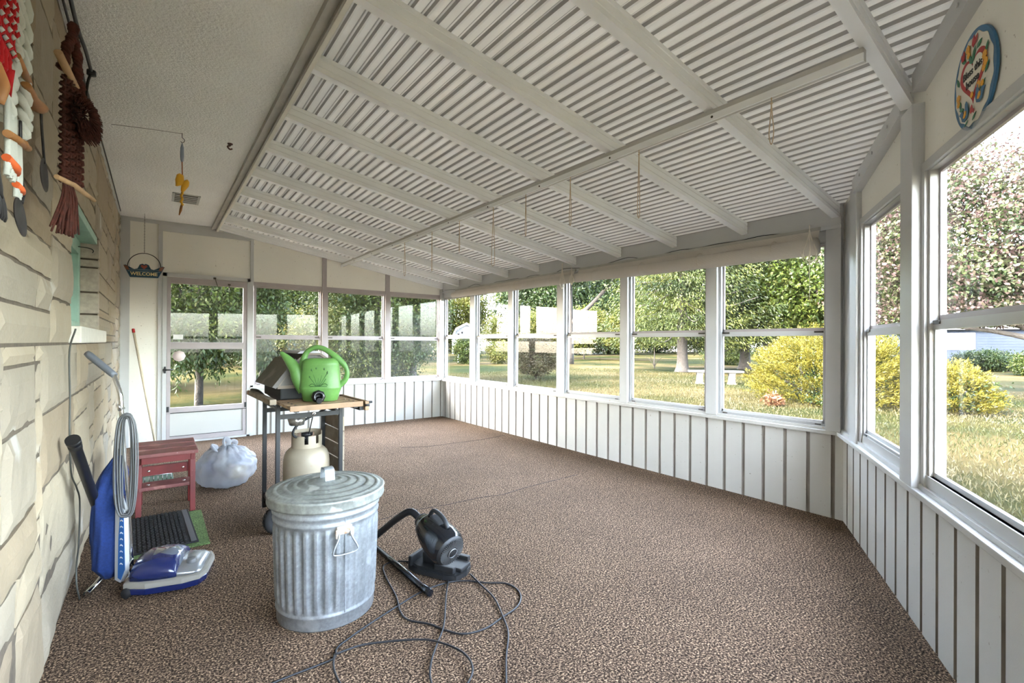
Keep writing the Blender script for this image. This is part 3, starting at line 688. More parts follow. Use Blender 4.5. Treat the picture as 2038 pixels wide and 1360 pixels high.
broad('thin_tree', 'thin leaning sapling left of the big spruce trunk', 24.5, 17.8, 3.0, (.8, .8, .8), 2.0, 30, 50, .16, G2, .03, cr=.22)
# golden junipers
def juniper(x, y, rx, ry, h, label, n=330):
    n = int(n * 2.0)
    t = empty('golden_juniper'); tag(t, label, 'shrub', 'golden junipers on the lawn'); P = []; T = []; D = []
    for k in range(n):
        a = rg.uniform(0, 2 * PI); el = rg.uniform(.02, 1) ** .8 * PI / 2 * rg.uniform(.5, 1); R = rg.uniform(.78, 1.06)
        d = np.array([math.cos(a) * math.cos(el), math.sin(a) * math.cos(el), math.sin(el)])
        tip = np.array([x, y, GZ + .12]) + d * np.array([rx, ry, h]) * R; tip[2] = max(tip[2], GZ + .1)
        dd = d + np.array([0, 0, .45 - .55 * d[2]]); tt = rg.random()
        m = 60; q = rg.uniform(0, 1, m) ** .7
        P.append(tip - dd * (1 - q)[:, None] * .45 + rg.normal(size=(m, 3)) * np.array([.085, .085, .05]) * (1.25 - q)[:, None]); T.append(np.full(m, .2 + .6 * tt) * (.6 + .4 * q)); D.append(np.tile(dd, (m, 1)))
    leafmesh('foliage', GY, np.concatenate(P), .06, t, aspect=.28, tint=np.concatenate(T), dirs=np.concatenate(D), jitter=.55, droop=.0, up=.2)
    P, T = blob((x, y, GZ + h * .4), (rx * .66, ry * .66, h * .42), 160, 50, .2, shell=.2, zmin=GZ + .12); leafmesh('inner_foliage', G2, P, .07, t, tint=T)
    br = [([(x, y, GZ), (x + math.cos(a) * rx * .35, y + math.sin(a) * ry * .35, GZ + .3), (x + math.cos(a) * rx * .75, y + math.sin(a) * ry * .75, GZ + h * .5)], .05, .015) for a in np.linspace(0, 6, 9)]
    trunk('stems', [(x, y, GZ - .05), (x, y, GZ + .4), (x, y, GZ + 1.1)], [.09, .07, .03], M['bark'], t, br)
    return t
juniper(14.3, 4.95, 1.8, 2.1, 1.9, 'large golden juniper in front of the concrete bench', 520)
juniper(14.6, 2.75, 1.05, 1.0, 1.05, 'smaller golden juniper seen through the wide near window', 230)
juniper(13.3, 4.55, .5, .5, .2, 'low golden sprig at the foot of the large juniper', 40)
P, T = blob((12.3, 5.45, GZ + .16), (.10, .10, .07), 14, 40, .07, shell=.0); t = leafmesh('dead_branch', GO, P, .1, tint=T); tag(t, 'dead orange-brown juniper branch at the foot of the large golden juniper', 'branch')
# purple leaved crab apple over the near yard
t = empty('crab_apple_tree'); tag(t, 'purple-leaved crab apple tree outside the angled windows', 'tree')
P, T = blob((18.3, 3.2, 4.1), (2.9, 3.4, 2.65), 760, 95, .30, zmin=1.75, shell=.3); leafmesh('foliage', GP, P, .095, t, tint=T, aspect=.6)
trunk('trunk', [(18.1, .9, GZ - .05), (18.1, 1.0, .9), (18.2, 1.8, 1.7), (18.3, 3, 2.6)], [.2, .16, .13, .08], M['bark'], t,
      [([(18.1, 1.1, 1.2), (17.8, 2.4, 1.62), (17.6, 3.8, 1.85)], .09, .03), ([(18.2, 1.6, 1.6), (18.4, 3, 2.2), (18.5, 4.8, 3.2)], .08, .03), ([(18.1, 1, 1.3), (18.3, .2, 2.4), (18.5, -.8, 3.5)], .08, .03)])
broad('hedge_bush', 'clipped green bush in front of the grey sided house', 39.5, 5.6, 1.7, (1.4, 1.4, .62), .3, 160, 50, .16, G2, .05, cr=.2, cat='bush')
broad('hedge_bush', 'green bush at the right end of the grey sided house', 35.3, 3.0, 1.4, (1.0, 1.0, .7), .3, 110, 50, .16, G1, .05, cr=.2, cat='bush')
broad('hedge_bush', 'low green bushes under the far spruce by the neighbouring garage', 34, 18.5, 1.6, (1.6, 1.6, .9), .5, 110, 50, .16, G1, .05, cr=.22, cat='bush')

# grass blades near the porch: nobody could count them
n = 150000
gxy = np.stack([rg.uniform(4.8, 22, n), rg.uniform(-4, 20, n), np.full(n, GZ)], 1)
gxy[:, 0] = 4.8 + 17 * rg.random(n) ** 1.5
GG = leafmat('grass blade', [(0.0127, 0.0173, 0.0040), (0.0275, 0.0290, 0.0081), (0.0428, 0.0381, 0.0158), (0.0620, 0.0514, 0.0275)], .3)
tn = .5 + .45 * np.sin(gxy[:, 0] * .9 + 1.5 * np.sin(gxy[:, 1] * .5)) * np.sin(gxy[:, 1] * .7)
t = leafmesh('grass', GG, gxy, .065, aspect=.15, dirs=np.tile(np.array([0, 0, 1.]), (n, 1)), jitter=.5, droop=0, tint=tn)
tag(t, 'short dry grass growing on the lawn outside the long windows', 'grass', kind='stuff')

# ---------------------------------------------------------------- yard objects
conc = mat('pale concrete', (.075, .072, .066), .9, noise=(12, .08, 3))
t = empty('garden_bench', (17.05, 9.65, GZ), math.radians(-50)); tag(t, 'pale concrete garden bench on the lawn beside the golden juniper', 'bench')
b = MB(); b.box((-.95, -.19, .44), (.95, .19, .51), .015); b.build('seat', conc, t)
for sx in (-.56, .56):
    b = MB(); b.loft([[(sx - w, -.13, z), (sx + w, -.13, z), (sx + w, .13, z), (sx - w, .13, z)] for z, w in ((0, .14), (.05, .13), (.08, .10), (.36, .10), (.44, .13))], smooth=False)
    lg = b.build('leg', conc, t)
    b = MB(); b.box((sx - .045, -.137, .12), (sx + .045, -.129, .32)); b.build('leg_relief', mat('dark relief', (.08, .078, .07), .9), lg)
# gambrel shed
t = empty('garden_shed', (33.2, 53.6, GZ), math.radians(-33)); tag(t, 'white gambrel-roofed garden shed far across the lawn', 'shed')
siding = mat('white siding', (.11, .11, .116), .6, noise=(3, .03, 2))
face = [(-1.9, 0), (1.9, 0), (1.9, 2.1), (1.35, 3.3), (0, 4.0), (-1.35, 3.3), (-1.9, 2.1)]
Mg = Matrix.Rotation(PI / 2, 4, 'X')
b = MB(); b.prism(face, -4.5, 0, Mg); b.build('wall', siding, t)
b = MB(); rp = [(-2.1, 2.0), (-1.42, 3.42), (0, 4.15), (1.42, 3.42), (2.1, 2.0), (2.0, 1.95), (1.35, 3.32), (0, 4.02), (-1.35, 3.32), (-2.0, 1.95)]
b.prism(rp, -4.7, .2, Mg); b.build('roof', mat('pale shingle', (.13, .122, .12), .8, noise=(5, .08, 3)), t)
b = MB(); b.prism([(-1.98, 2.0), (-1.36, 3.3), (0, 4.0), (1.36, 3.3), (1.98, 2.0), (1.85, 2.0), (1.27, 3.2), (0, 3.86), (-1.27, 3.2), (-1.85, 2.0)], .20, .26, Mg); b.build('roof_trim', mat('blue grey trim', (.16, .19, .23), .6), t)
b = MB(); b.box((-.75, -.22, .05), (.75, -.05, 2.0)); b.box((-.03, -.24, .05), (.03, -.2, 2.0)); b.build('door', siding, t)
# feeder pole
t = empty('bird_feeder', (18.7, 31.2, GZ)); tag(t, 'white pole with dark hanging bird feeders near the shed', 'bird feeder')
b = MB(); b.tube([(0, 0, 0), (0, 0, 1.7)], .05, 8); b.build('pole', mat('white pole paint', (.8, .8, .8), .5), t)
b = MB(); b.tube([(0, 0, 1.7), (0, 0, 2.7)], .02, 6); b.tube([(-.35, 0, 2.3), (.35, 0, 2.5)], .025, 6); b.build('arm', M['black_metal'], t)
for x, z in ((-.3, 1.95), (.02, 2.05), (.33, 2.2)):
    b = MB(); b.lathe([(0, .22), (.1, .14), (.12, .1), (.07, .1), (.07, -.1), (.12, -.12), (0, -.13)], 10, (x, 0, z)); b.tube([(x, 0, z + .2), (x, 0, z + .32)], .01, 5); b.build('feeder', M['black_metal'], t)
# neighbouring houses
def house(name, label, x, y, rot, w, d, h, wallm, roofm, wins, rh=1.6):
    t = empty(name, (x, y, GZ), rot); tag(t, label, 'house')
    b = MB(); b.box((-w / 2, 0, 0), (w / 2, d, h))
    k = 0
    while k * .2 < h: b.box((-w / 2 - .012, -.015, k * .2), (w / 2 + .012, -.0, k * .2 + .17)); k += 1
    b.build('wall', wallm, t)
    b = MB(); b.prism([(-.4, h - .05), (d + .4, h - .05), (d / 2, h + rh)], -w / 2 - .4, w / 2 + .4, Matrix(((0, 0, 1, 0), (1, 0, 0, 0), (0, 1, 0, 0), (0, 0, 0, 1)))); b.build('roof', roofm, t)
    for wx, wz, ww, wh in wins:
        b = MB(); q = .1
        b.box((wx - ww / 2 - q, -.06, wz - q), (wx + ww / 2 + q, -.01, wz)); b.box((wx - ww / 2 - q, -.06, wz + wh), (wx + ww / 2 + q, -.01, wz + wh + q)); b.box((wx - ww / 2 - q, -.06, wz), (wx - ww / 2, -.01, wz + wh)); b.box((wx + ww / 2, -.06, wz), (wx + ww / 2 + q, -.01, wz + wh)); b.box((wx - .04, -.06, wz), (wx + .04, -.01, wz + wh))
        wf_ = b.build('window', siding, t)
        b = MB(); b.box((wx - ww / 2, -.03, wz), (wx + ww / 2, -.02, wz + wh)); b.build('pane', mat('house window glass', (.25, .3, .3), .1, spec=.8), wf_)
    return t
shr = mat('grey shingle roof', (.08, .078, .078), .9, noise=(4, .12, 3))
house('neighbour_house', 'grey-blue sided house with white windows beyond the crab apple tree', 50, 7.0, math.radians(-82), 16, 7, 2.75, mat('blue grey siding', (.012, .016, .025), .9, spec=.1), shr, [(-1.6, 1.25, 1.9, 1.1), (4.0, 1.25, 1.9, 1.1), (-6.3, 1.0, .9, 1.4)])
house('neighbour_house', 'low white house far behind the big spruce trunk', 78, 53, math.radians(-50), 26, 8, 3.0, siding, shr, [(-5, 1.1, 1.6, 1.2), (3, 1.1, 1.6, 1.2)])
house('neighbour_house', 'pale house with grey roof far across the lawn beyond the far wall', 12, 62, math.radians(-5), 24, 8, 3.4, mat('grey white siding', (.09, .1, .115), .7), shr, [(-6, 1.2, 1.6, 1.2), (-1, 1.2, 1.6, 1.2), (5, 1.2, 1.6, 1.2)], 2.4)
# ---------------------------------------------------------------- things on the porch
def text_mesh(name, s, size, Mx, m, parent, ext=.0006, shear=0.0, sp=1.0, bold=0.0):
    cu = bpy.data.curves.new(name, 'FONT'); cu.body = s; cu.size = size; cu.extrude = ext; cu.align_x = 'CENTER'; cu.align_y = 'CENTER'; cu.shear = shear; cu.space_character = sp; cu.offset = bold; cu.resolution_u = 3
    tmp = bpy.data.objects.new('tmp', cu); C.objects.link(tmp); bpy.context.view_layer.update()
    me = bpy.data.meshes.new_from_object(tmp.evaluated_get(bpy.context.evaluated_depsgraph_get())); bpy.data.objects.remove(tmp); bpy.data.curves.remove(cu)
    me.transform(Mx); me.materials.clear(); me.materials.append(m); me.name = name
    o = bpy.data.objects.new(name, me); C.objects.link(o)
    if parent is not None: o.parent = parent
    return o
def Mrot(loc, rz_=0, rx=0, ry=0): return Matrix.Translation(loc) @ Matrix.Rotation(rz_, 4, 'Z') @ Matrix.Rotation(ry, 4, 'Y') @ Matrix.Rotation(rx, 4, 'X')

# --- galvanised trash can
galv = mat('galvanised steel', (.30, .315, .325), .42, metal=.55, noise=[(9, .22, 5), (70, .14, 2)], spots=[(6, .62, (.55, .57, .57), .5), (30, .68, (.18, .19, .19), .6), (90, .66, (.6, .62, .62), .4)], bump=(30, .15, .003))
galv_lid = mat('weathered galvanised lid', (.28, .29, .265), .5, metal=.45, noise=[(14, .3, 5), (60, .15, 2)], spots=[(10, .6, (.62, .62, .58), .6)], bump=(30, .2, .003))
t = empty('trash_can', (.977, 2.461, 0), math.atan2(.1455 - 2.461, .3187 - .977)); tag(t, 'dented galvanised steel trash can with lid standing on the carpet', 'trash can')
b = MB(); prof_ = [(0, .03), (.20, .03), (.20, 0), (.212, 0), (.214, .006), (.2145, .05), (.219, .055), (.2195, .062), (.216, .068)]
prof_ += [(.216 + (.228 - .216) * i / 22, .075 + .36 * i / 22) for i in range(23)]
prof_ += [(.229, .443), (.2335, .449), (.2345, .456), (.231, .463), (.231, .478), (.2365, .484), (.2375, .492), (.234, .499), (.234, .512), (.2375, .52), (.236, .538), (.22, .538)]
def flute(r, z, a):
    if .075 <= z <= .436:
        e = min(1, (z - .075) / .03, (.436 - z) / .025); d = abs((a - .33 + PI) % (2 * PI) - PI)
        if d < .07: return r
        k = .35 if (0 < (a - .33) % (2 * PI) < .9) else 1.0
        w = math.cos(a * 32); return r + e * k * .0055 * (1 if w > .2 else (w - .2) / 1.2 * 1.6)
    return r
b.lathe(prof_, 384, fn=flute); b.build('body', galv, t)
b = MB(); a = .33; 
b.box((.2285, -.0025, .07), (.2335, .0025, .52), 0, Matrix.Rotation(a, 4, 'Z')); b.build('seam', galv, t)
lid_prof = [(.247, .520), (.257, .520), (.260, .528), (.258, .556), (.262, .562), (.256, .569), (.246, .566)]
for i in range(5):
    r = .235 - i * .042; z = .572 + i * .0065; lid_prof += [(r, z), (r - .012, z + .004), (r - .016, z + .001), (r - .022, z + .002)]
lid_prof += [(.02, .600), (0, .600)]
b = MB(); b.lathe(lid_prof, 96); b.build('lid', galv_lid, t)
b = MB(); hp = smoothcurve([(-.035, .03, .598), (-.03, .03, .635), (-.018, .03, .655), (.018, .03, .655), (.03, .03, .635), (.035, .03, .598)], 5)
Mh = Matrix.Rotation(.35, 4, 'Z')
vs = [(Mh @ (p + Vector((0, -.052, 0)))) for p in hp] + [(Mh @ (p + Vector((0, -.008, 0)))) for p in hp]; n = len(hp)
vs2 = [v + Vector((0, 0, -.003)) for v in vs]
b.add(vs, [(i, i + 1, n + i + 1, n + i) for i in range(n - 1)], True); b.add(vs2, [(i, i + 1, n + i + 1, n + i) for i in range(n - 1)], True); b.build('lid_handle', galv, t)
for a0, lab in ((.30, 1), (.30 + PI, 0)):
    Ma = Matrix.Rotation(a0, 4, 'Z'); b = MB(Ma)
    b.box((.228, -.034, .415), (.243, .034, .452), .006)
    for s in (-1, 1): b.box((.236, s * .03 - .010, .402), (.246, s * .03 + .010, .440), .005)
    br = b.build('handle_bracket', mat('pale rusty zinc', (.44, .38, .31), .5, metal=.3, spots=(60, .6, (.4, .16, .06), .7)), t)
    b = MB(Ma); b.tube(smoothcurve([(.243, -.024, .425), (.25, -.030, .40), (.255, -.052, .355), (.255, -.046, .338), (.256, 0, .334), (.255, .046, .338), (.255, .052, .355), (.25, .030, .40), (.243, .024, .425)], 5), .004, 8); b.build('handle', galv, br)

# --- red slatted step stool
redw = mat('dark red painted wood', (.16, .016, .014), .5, noise=[(7, .2, 4)], spots=[(40, .70, (.42, .2, .16), .6)], bump=(60, .2, .002))
redtop = mat('worn red painted boards', (.20, .062, .055), .55, noise=[(7, .2, 4)], spots=[(70, .68, (.55, .48, .44), .6), (9, .58, (.36, .16, .13), .6)], bump=(60, .25, .002))
t = empty('step_stool', (.40, 4.50, 0)); tag(t, 'dark red painted wooden step stool standing beside the upright vacuum', 'stool')
def S(x, y, z): return (x - .40, y - 4.50, z)
for y0, y1 in ((4.29, 4.462), (4.478, 4.65), (4.666, 4.838)):
    b = MB(); b.box(S(.205, y0, .432), S(.58, y1, .458), .006); b.build('top_board', redtop, t)
for (x, y) in ((.235, 4.38), (.235, 4.73), (.55, 4.36), (.55, 4.64)):
    lean = .02 if y < 4.5 else -.02
    b = MB(); b.bar(S(x, y, 0), S(x, y + lean * 2, .432), .034, .045, (0, 1, 0), .004); b.build('leg', redw, t)
for x in (.235, .55):
    b = MB(); b.box(S(x - .012, 4.36, .375), S(x + .012, 4.74, .43), .003); b.build('side_rail', redw, t)
b = MB(); b.box(S(.25, 4.32, .385), S(.535, 4.342, .432), .003); b.build('apron', redw, t)
b = MB(); b.box(S(.235, 4.37, .185), S(.55, 4.54, .21), .004); b.build('step_board', redtop, t)
b = MB(); b.box(S(.235, 4.60, .24), S(.55, 4.625, .31), .003); bb = b.build('back_rail', redw, t)
for x in (.29, .50):
    b = MB(); b.lathe([(0, 0), (.009, 0), (.009, .006), (0, .006)], 8, S(x, 4.60, .275), (0, -1, 0)); b.build('bolt', M['chrome'], bb)
    b = MB(); b.lathe([(0, 0), (.011, 0), (.011, .003), (0, .003)], 8, S(x, 4.44, .21)); b.build('bolt', M['chrome'], bb)

# --- plastic bag
pl_m = bpy.data.materials.new('thin white plastic'); pl_m.use_nodes = True
nt = pl_m.node_tree; b_ = nt.nodes['Principled BSDF']; b_.inputs['Base Color'].default_value = (.42, .44, .48, 1); b_.inputs['Roughness'].default_value = .28
tp = nt.nodes.new('ShaderNodeBsdfTransparent'); tl = nt.nodes.new('ShaderNodeBsdfTranslucent'); tl.inputs[0].default_value = (.6, .62, .66, 1)
m1 = nt.nodes.new('ShaderNodeMixShader'); m1.inputs[0].default_value = .35; m2 = nt.nodes.new('ShaderNodeMixShader'); m2.inputs[0].default_value = .33
nt.links.new(b_.outputs[0], m1.inputs[1]); nt.links.new(tl.outputs[0], m1.inputs[2]); nt.links.new(m1.outputs[0], m2.inputs[1]); nt.links.new(tp.outputs[0], m2.inputs[2]); nt.links.new(m2.outputs[0], nt.nodes['Material Output'].inputs[0])
t = empty('plastic_bag', (.83, 4.92, 0)); tag(t, 'white plastic bag full of odds and ends on the carpet beside the red stool', 'bag')
def bagshape(b, rings=30, n=56):
    from mathutils import noise as mn
    r3 = random.Random(8); vs = []; fs = []
    for i in range(rings + 1):
        ph = PI * i / rings
        for k in range(n):
            a = 2 * PI * (k + .5 * (i % 2)) / n; z = -math.cos(ph); r = math.sin(ph) ** .6
            top = max(0, z - .35)
            X = math.cos(a) * r * .215 * (1 - .55 * top) * (1 + .10 * math.cos(2 * a + .6)); Y = math.sin(a) * r * .225 * (1 - .55 * top); Z = .165 + z * .17
            p = Vector((X, Y, Z)); nr = Vector((X, Y, (Z - .165) * .8)).normalized()
            d = .026 * mn.noise(p * 8) + .020 * mn.noise(p * 19) + (-.010 if k % 5 == 0 else .004) * (.4 + max(0, z)) + r3.uniform(-.004, .004)
            p = p + nr * d; p.z = max(p.z, .003); vs.append(p)
    for i in range(rings):
        for k in range(n):
            q = [i * n + k, i * n + (k + 1) % n, (i + 1) * n + (k + 1) % n, (i + 1) * n + k]
            if i % 2: fs += [(q[0], q[1], q[2]), (q[0], q[2], q[3])]
            else: fs += [(q[0], q[1], q[3]), (q[1], q[2], q[3])]
    b.add(vs, fs, True)
b = MB(); bagshape(b); bg = b.build('bag', pl_m, t)
b = MB(); 
for k, (x, y, z) in enumerate(((-.12, -.06, .36), (-.03, -.02, .40), (.03, .05, .37))):
    b.tube(smoothcurve([(x * .6, y, .30), (x, y, z), (x + .04, y + .03, z - .02), (x + .03, y + .05, .31)], 5), .022, 10, flat=.5)
b.build('bag_handle', pl_m, t)
cols_ = [(.75, .55, .2), (.55, .3, .3), (.25, .3, .55), (.7, .68, .6), (.5, .55, .7)]
for k in range(5):
    a = k * 1.4; b = MB(Mrot((.085 * math.cos(a), .085 * math.sin(a), .10 + .03 * k), a, .3 * k)); b.box((-.06, -.04, -.045), (.06, .04, .045), .01); b.build('contents', mat('bag content', cols_[k], .6), t)

# --- mats
t = empty('rubber_mat', (.2, 3.62, 0), math.radians(2)); tag(t, 'black rubber doormat with rows of raised bars lying on the carpet behind the upright vacuum', 'mat')
b = MB(); b.box((-.02, 0, .012), (.345, .70, .022), .003); b.build('base', M['rubber'], t)
b = MB()
for i in range(13):
    for j in range(26):
        x = .012 + i * .0225; y = .02 + j * .0262
        b.box((x - .006, y - .009, .02), (x + .006, y + .009, .029)) if (j % 2) else b.box((x - .003, y - .008, .02), (x + .009, y + .008, .029))
b.build('studs', M['rubber'], t)
b = MB(); b.box((.305, .01, .022), (.335, .69, .026), .002); b.build('edge_strip', mat('worn rubber edge', (.09, .09, .095), .6), t)
turf = mat('green turf mat', (.12, .19, .06), .95, noise=[(90, .5, 2), (12, .2, 3)], bump=(120, 1, .01))
b = MB(); b.box((.22, 3.59, .001), (.60, 4.30, .011), .002); 
o = b.build('turf_mat', turf); o.parent = None; tag(o, 'green artificial turf mat showing beneath the right edge of the black rubber doormat', 'mat')
# --- tray and wire things behind the stool
t = empty('storage_tray', (.33, 5.30, 0)); tag(t, 'dark green tray with a clear wire-ribbed lid on the floor behind the red stool', 'tray')
b = MB(); b.box((-.12, -.16, .0), (.13, .16, .05), .012); b.build('tray', mat('dark green plastic', (.02, .09, .05), .4), t)
b = MB()
for i in range(8): x = -.1 + i * .03; b.tube([(x, -.14, .05), (x, -.14, .11), (x, .14, .11), (x, .14, .05)], .003, 6)
for y in (-.14, -.05, .05, .14): b.tube([(-.1, y, .11), (.11, y, .11)], .003, 6)
b.build('wire_rack', M['chrome'], t)

# --- upright vacuum cleaner
blue = mat('metallic blue plastic', (.008, .016, .085), .25, coat=.5); bagblue = mat('royal blue cloth', (.007, .026, .125), .9, noise=[(10, .15, 3), (90, .15, 2)], bump=(160, .4, .002))
cream = mat('beige rubber bumper', (.27, .25, .215), .6); greycord = mat('grey rubber cord', (.10, .10, .10), .5); silver = mat('silver plastic', (.38, .39, .40), .25, metal=.6)
Mv = Mrot((.212, 3.075, 0), math.radians(-15.6)) @ Matrix.Diagonal((.83, .95, .9, 1))
t = empty('upright_vacuum'); t.matrix_world = Mv; tag(t, 'blue upright vacuum cleaner with cloth bag and chrome handle standing by the stone wall', 'vacuum cleaner')
def basering(z, gx=0., gy=0., xr=0.0):
    pts = [(-.01 - gx, .03), (-.01 - gx, .30), (.10, .335 + gy), (.28, .335 + gy), (.355 + gx, .31 + gy), (.385 + gx, .25), (.385 + gx, .08), (.355 + gx, .02 - gy), (.28, -.005 - gy), (.10, -.005 - gy)]
    return [Vector((x, y, z)) for x, y in pts]
b = MB(); b.loft([basering(.012, -.01, -.01), basering(.018, .0, .0), basering(.045, .004, .004), basering(.05, 0, 0)], smooth=False); b.build('lower_housing', blue, t)
b = MB(); b.loft([basering(.05, .002, .002), basering(.054, .010, .010), basering(.078, .008, .008), basering(.083, -.006, -.006)], smooth=False); b.build('bumper', cream, t)
b = MB()
def hood(x, h, w0, w1, z0=.083):
    pts = []
    for k in range(17):
        a = PI * k / 16; pts.append(Vector((x, (w0 + w1) / 2 + (w1 - w0) / 2 * -math.cos(a) * 1.0 if True else 0, z0 + h * max(0, math.sin(a)) ** .55)))
    return pts
b.loft([hood(-.005, .03, .06, .27), hood(.01, .075, .035, .295), hood(.06, .10, .02, .31), hood(.13, .105, .01, .32), hood(.20, .095, .01, .32), hood(.235, .075, .012, .318), hood(.245, .04, .015, .315)]); b.build('hood', blue, t)
b = MB(); b.loft([hood(.235, .036, .015, .315), hood(.25, .042, .02, .31), hood(.33, .030, .02, .305), hood(.365, .012, .04, .28)]); pn = b.build('front_panel', silver, t)
b = MB(); b.lathe([(.026, 0), (.026, .018), (.022, .022), (0, .022)], 16, (.30, .11, .115)); b.box((.28, .105, .137), (.322, .115, .142)); b.build('height_knob', mat('grey knob', (.15, .15, .15), .4), pn)
b = MB(); b.loft([hood(.10, .110, .06, .27), hood(.20, .103, .06, .27), hood(.248, .062, .07, .26)]); b.build('headlight_cover', mat('smoky clear plastic', (.12, .14, .17), .08, coat=1), t)
for y in (.02, .29):
    b = MB(); b.lathe([(0, 0), (.028, 0), (.028, .02), (0, .02)], 20, (.0, y, .029), (0, 1, 0)); b.build('wheel', M['rubber'], t)
b = MB(); b.tube([(-.015, .08, .07), (-.015, .25, .07)], .018, 12); b.tube(smoothcurve([(0, .10, .06), (-.03, .13, .12), (-.02, .16, .16)], 5), .008, 8); b.build('fork_hinge', M['chrome'], t)
Mi = Mv.inverted()
def V(*p): return Mi @ Vector(p)
hnd = [V(.232, 3.249, .10), V(.225, 3.255, .25), V(.214, 3.262, .423), V(.194, 3.276, .732), V(.184, 3.282, .937), V(.175, 3.289, 1.000), V(.15, 3.307, 1.085)]
b = MB(); b.tube(smoothcurve(hnd, 6), .0125, 14); b.build('handle_tube', M['chrome'], t)
b = MB(); g0 = V(.158, 3.300, 1.07); g1 = V(.043, 3.385, 1.185); b.tube([g0, g0.lerp(g1, .1), g0.lerp(g1, .9), g1], [.017, .019, .020, .017], 14); b.build('grip', mat('grey grip', (.14, .15, .17), .35), t)
b = MB()   # the cloth bag
from mathutils import noise as mno
rings = []
bx = V(.134, 3.307, 0)
for i in range(30):
    f = i / 29; z = .055 + .675 * f
    w = .088 * (min(1, .45 + f * 6) if f < .1 else 1) * (1 if f < .74 else 1 - ((f - .74) / .26) ** 2.4 * .80)
    cx = bx.x + (.012 if f < .1 else 0) + (.045 * max(0, f - .7) / .3)
    rings.append([Vector((cx + math.cos(a) * w * .78 + .008 * mno.noise(Vector((math.cos(a) * 2, math.sin(a) * 2, z * 4))), bx.y + math.sin(a) * w * 1.0, z)) + Vector((math.cos(a), math.sin(a), 0)) * (.006 * math.sin(a * 5 + z * 9) * (f > .3) + .003 * math.sin(a * 9 - z * 14)) for a in [2 * PI * k / 40 for k in range(40)]])
b.loft(rings); b.build('dust_bag', bagblue, t)
b = MB(); q0 = V(.175, 3.235, 0); 
pg = [(0, .06), (.045, .05), (.085, .12), (.07, .45), (.03, .52), (.0, .50)]
Mp = Matrix.Translation((q0.x, q0.y, 0)) @ Matrix.Rotation(math.radians(-35), 4, 'Z') @ Matrix.Rotation(PI / 2, 4, 'X')
b.prism(pg, -.012, .012, Mp); pb = b.build('paper_bag', mat('white paper bag edge', (.45, .45, .45), .7), t)
b = MB(); b.prism([(.026, .075), (.05, .065), (.083, .13), (.069, .445), (.045, .50), (.03, .3)], .0121, .0135, Mp); b.build('printed_panel', mat('blue print', (.02, .12, .38), .5), pb)
b = MB()
for k in range(9): z = .15 + k * .034; b.prism([(.043, z), (.052, z + .006), (.066, z + .002), (.066, z + .008), (.052, z + .013), (.043, z + .007)], .0136, .0142, Mp)
b.build('print_marks', mat('white print', (.8, .8, .82), .5), pb)
b = MB()   # wound power cord
c0 = V(.204, 3.185, .63)
for k in range(7):
    w = .020 + .0065 * k; h = .285 - .004 * (6 - k) + .006 * math.sin(k * 2); pts = []; yy = (k % 2) * .011 + .002 * k
    for i in range(40):
        a = 2 * PI * i / 40; s = math.sin(a); c = math.cos(a)
        pts.append(c0 + Vector((w * (abs(c) ** .55) * (1 if c > 0 else -1) + .01, -yy + .004 * math.sin(a * 3 + k), h * (abs(s) ** 1.0) * (1 if s > 0 else -1) + .004 * math.sin(k * 5))))
    b.tube(pts, .0047, 8, closed=True)
b.build('wound_cord', greycord, t)
b = MB(); p = V(.196, 3.26, .905); b.tube([p, p + Vector((0, -.06, .0)), p + Vector((.0, -.065, .03))], .008, 8); b.build('cord_hook', M['chrome'], t); b = MB(); p = V(.214, 3.25, .37); b.tube([p, p + Vector((0, -.06, 0)), p + Vector((0, -.065, -.02))], .008, 8); b.build('cord_hook', M['chrome'], t); b = MB(); b.box(p + Vector((-.05, -.05, .07)), p + Vector((-.03, -.02, .12)), .004); b.build('switch_box', greycord, t)
b = MB(); b.tube([V(.2, 3.27, .36), V(.225, 3.255, .16)], .017, 12); b.build('lower_sleeve', silver, t)

# --- loose tubes by the wall
b = MB(); b.tube([(.048, 2.87, .815), (.051, 2.90, .787), (.0515, 2.905, .783), (.09, 3.31, .42), (.135, 3.78, .03)], [.024, .024, .021, .021, .021], 16); b.tube([(.0485, 2.872, .813), (.046, 2.85, .831)], .026, 16)
tag(b.build('hose_wand', M['black_plastic']), 'black plastic vacuum wand leaning against the stone wall behind the blue vacuum', 'wand')
b = MB(); b.tube(smoothcurve([(.062, 3.215, .018), (.075, 3.26, .018), (.09, 3.31, .018), (.11, 3.36, .03), (.12, 3.40, .05)], 5), .0155, 14); o = b.build('metal_wand', M['chrome']); tag(o, 'bent chrome vacuum tube lying on the carpet under the blue cloth bag', 'tube')

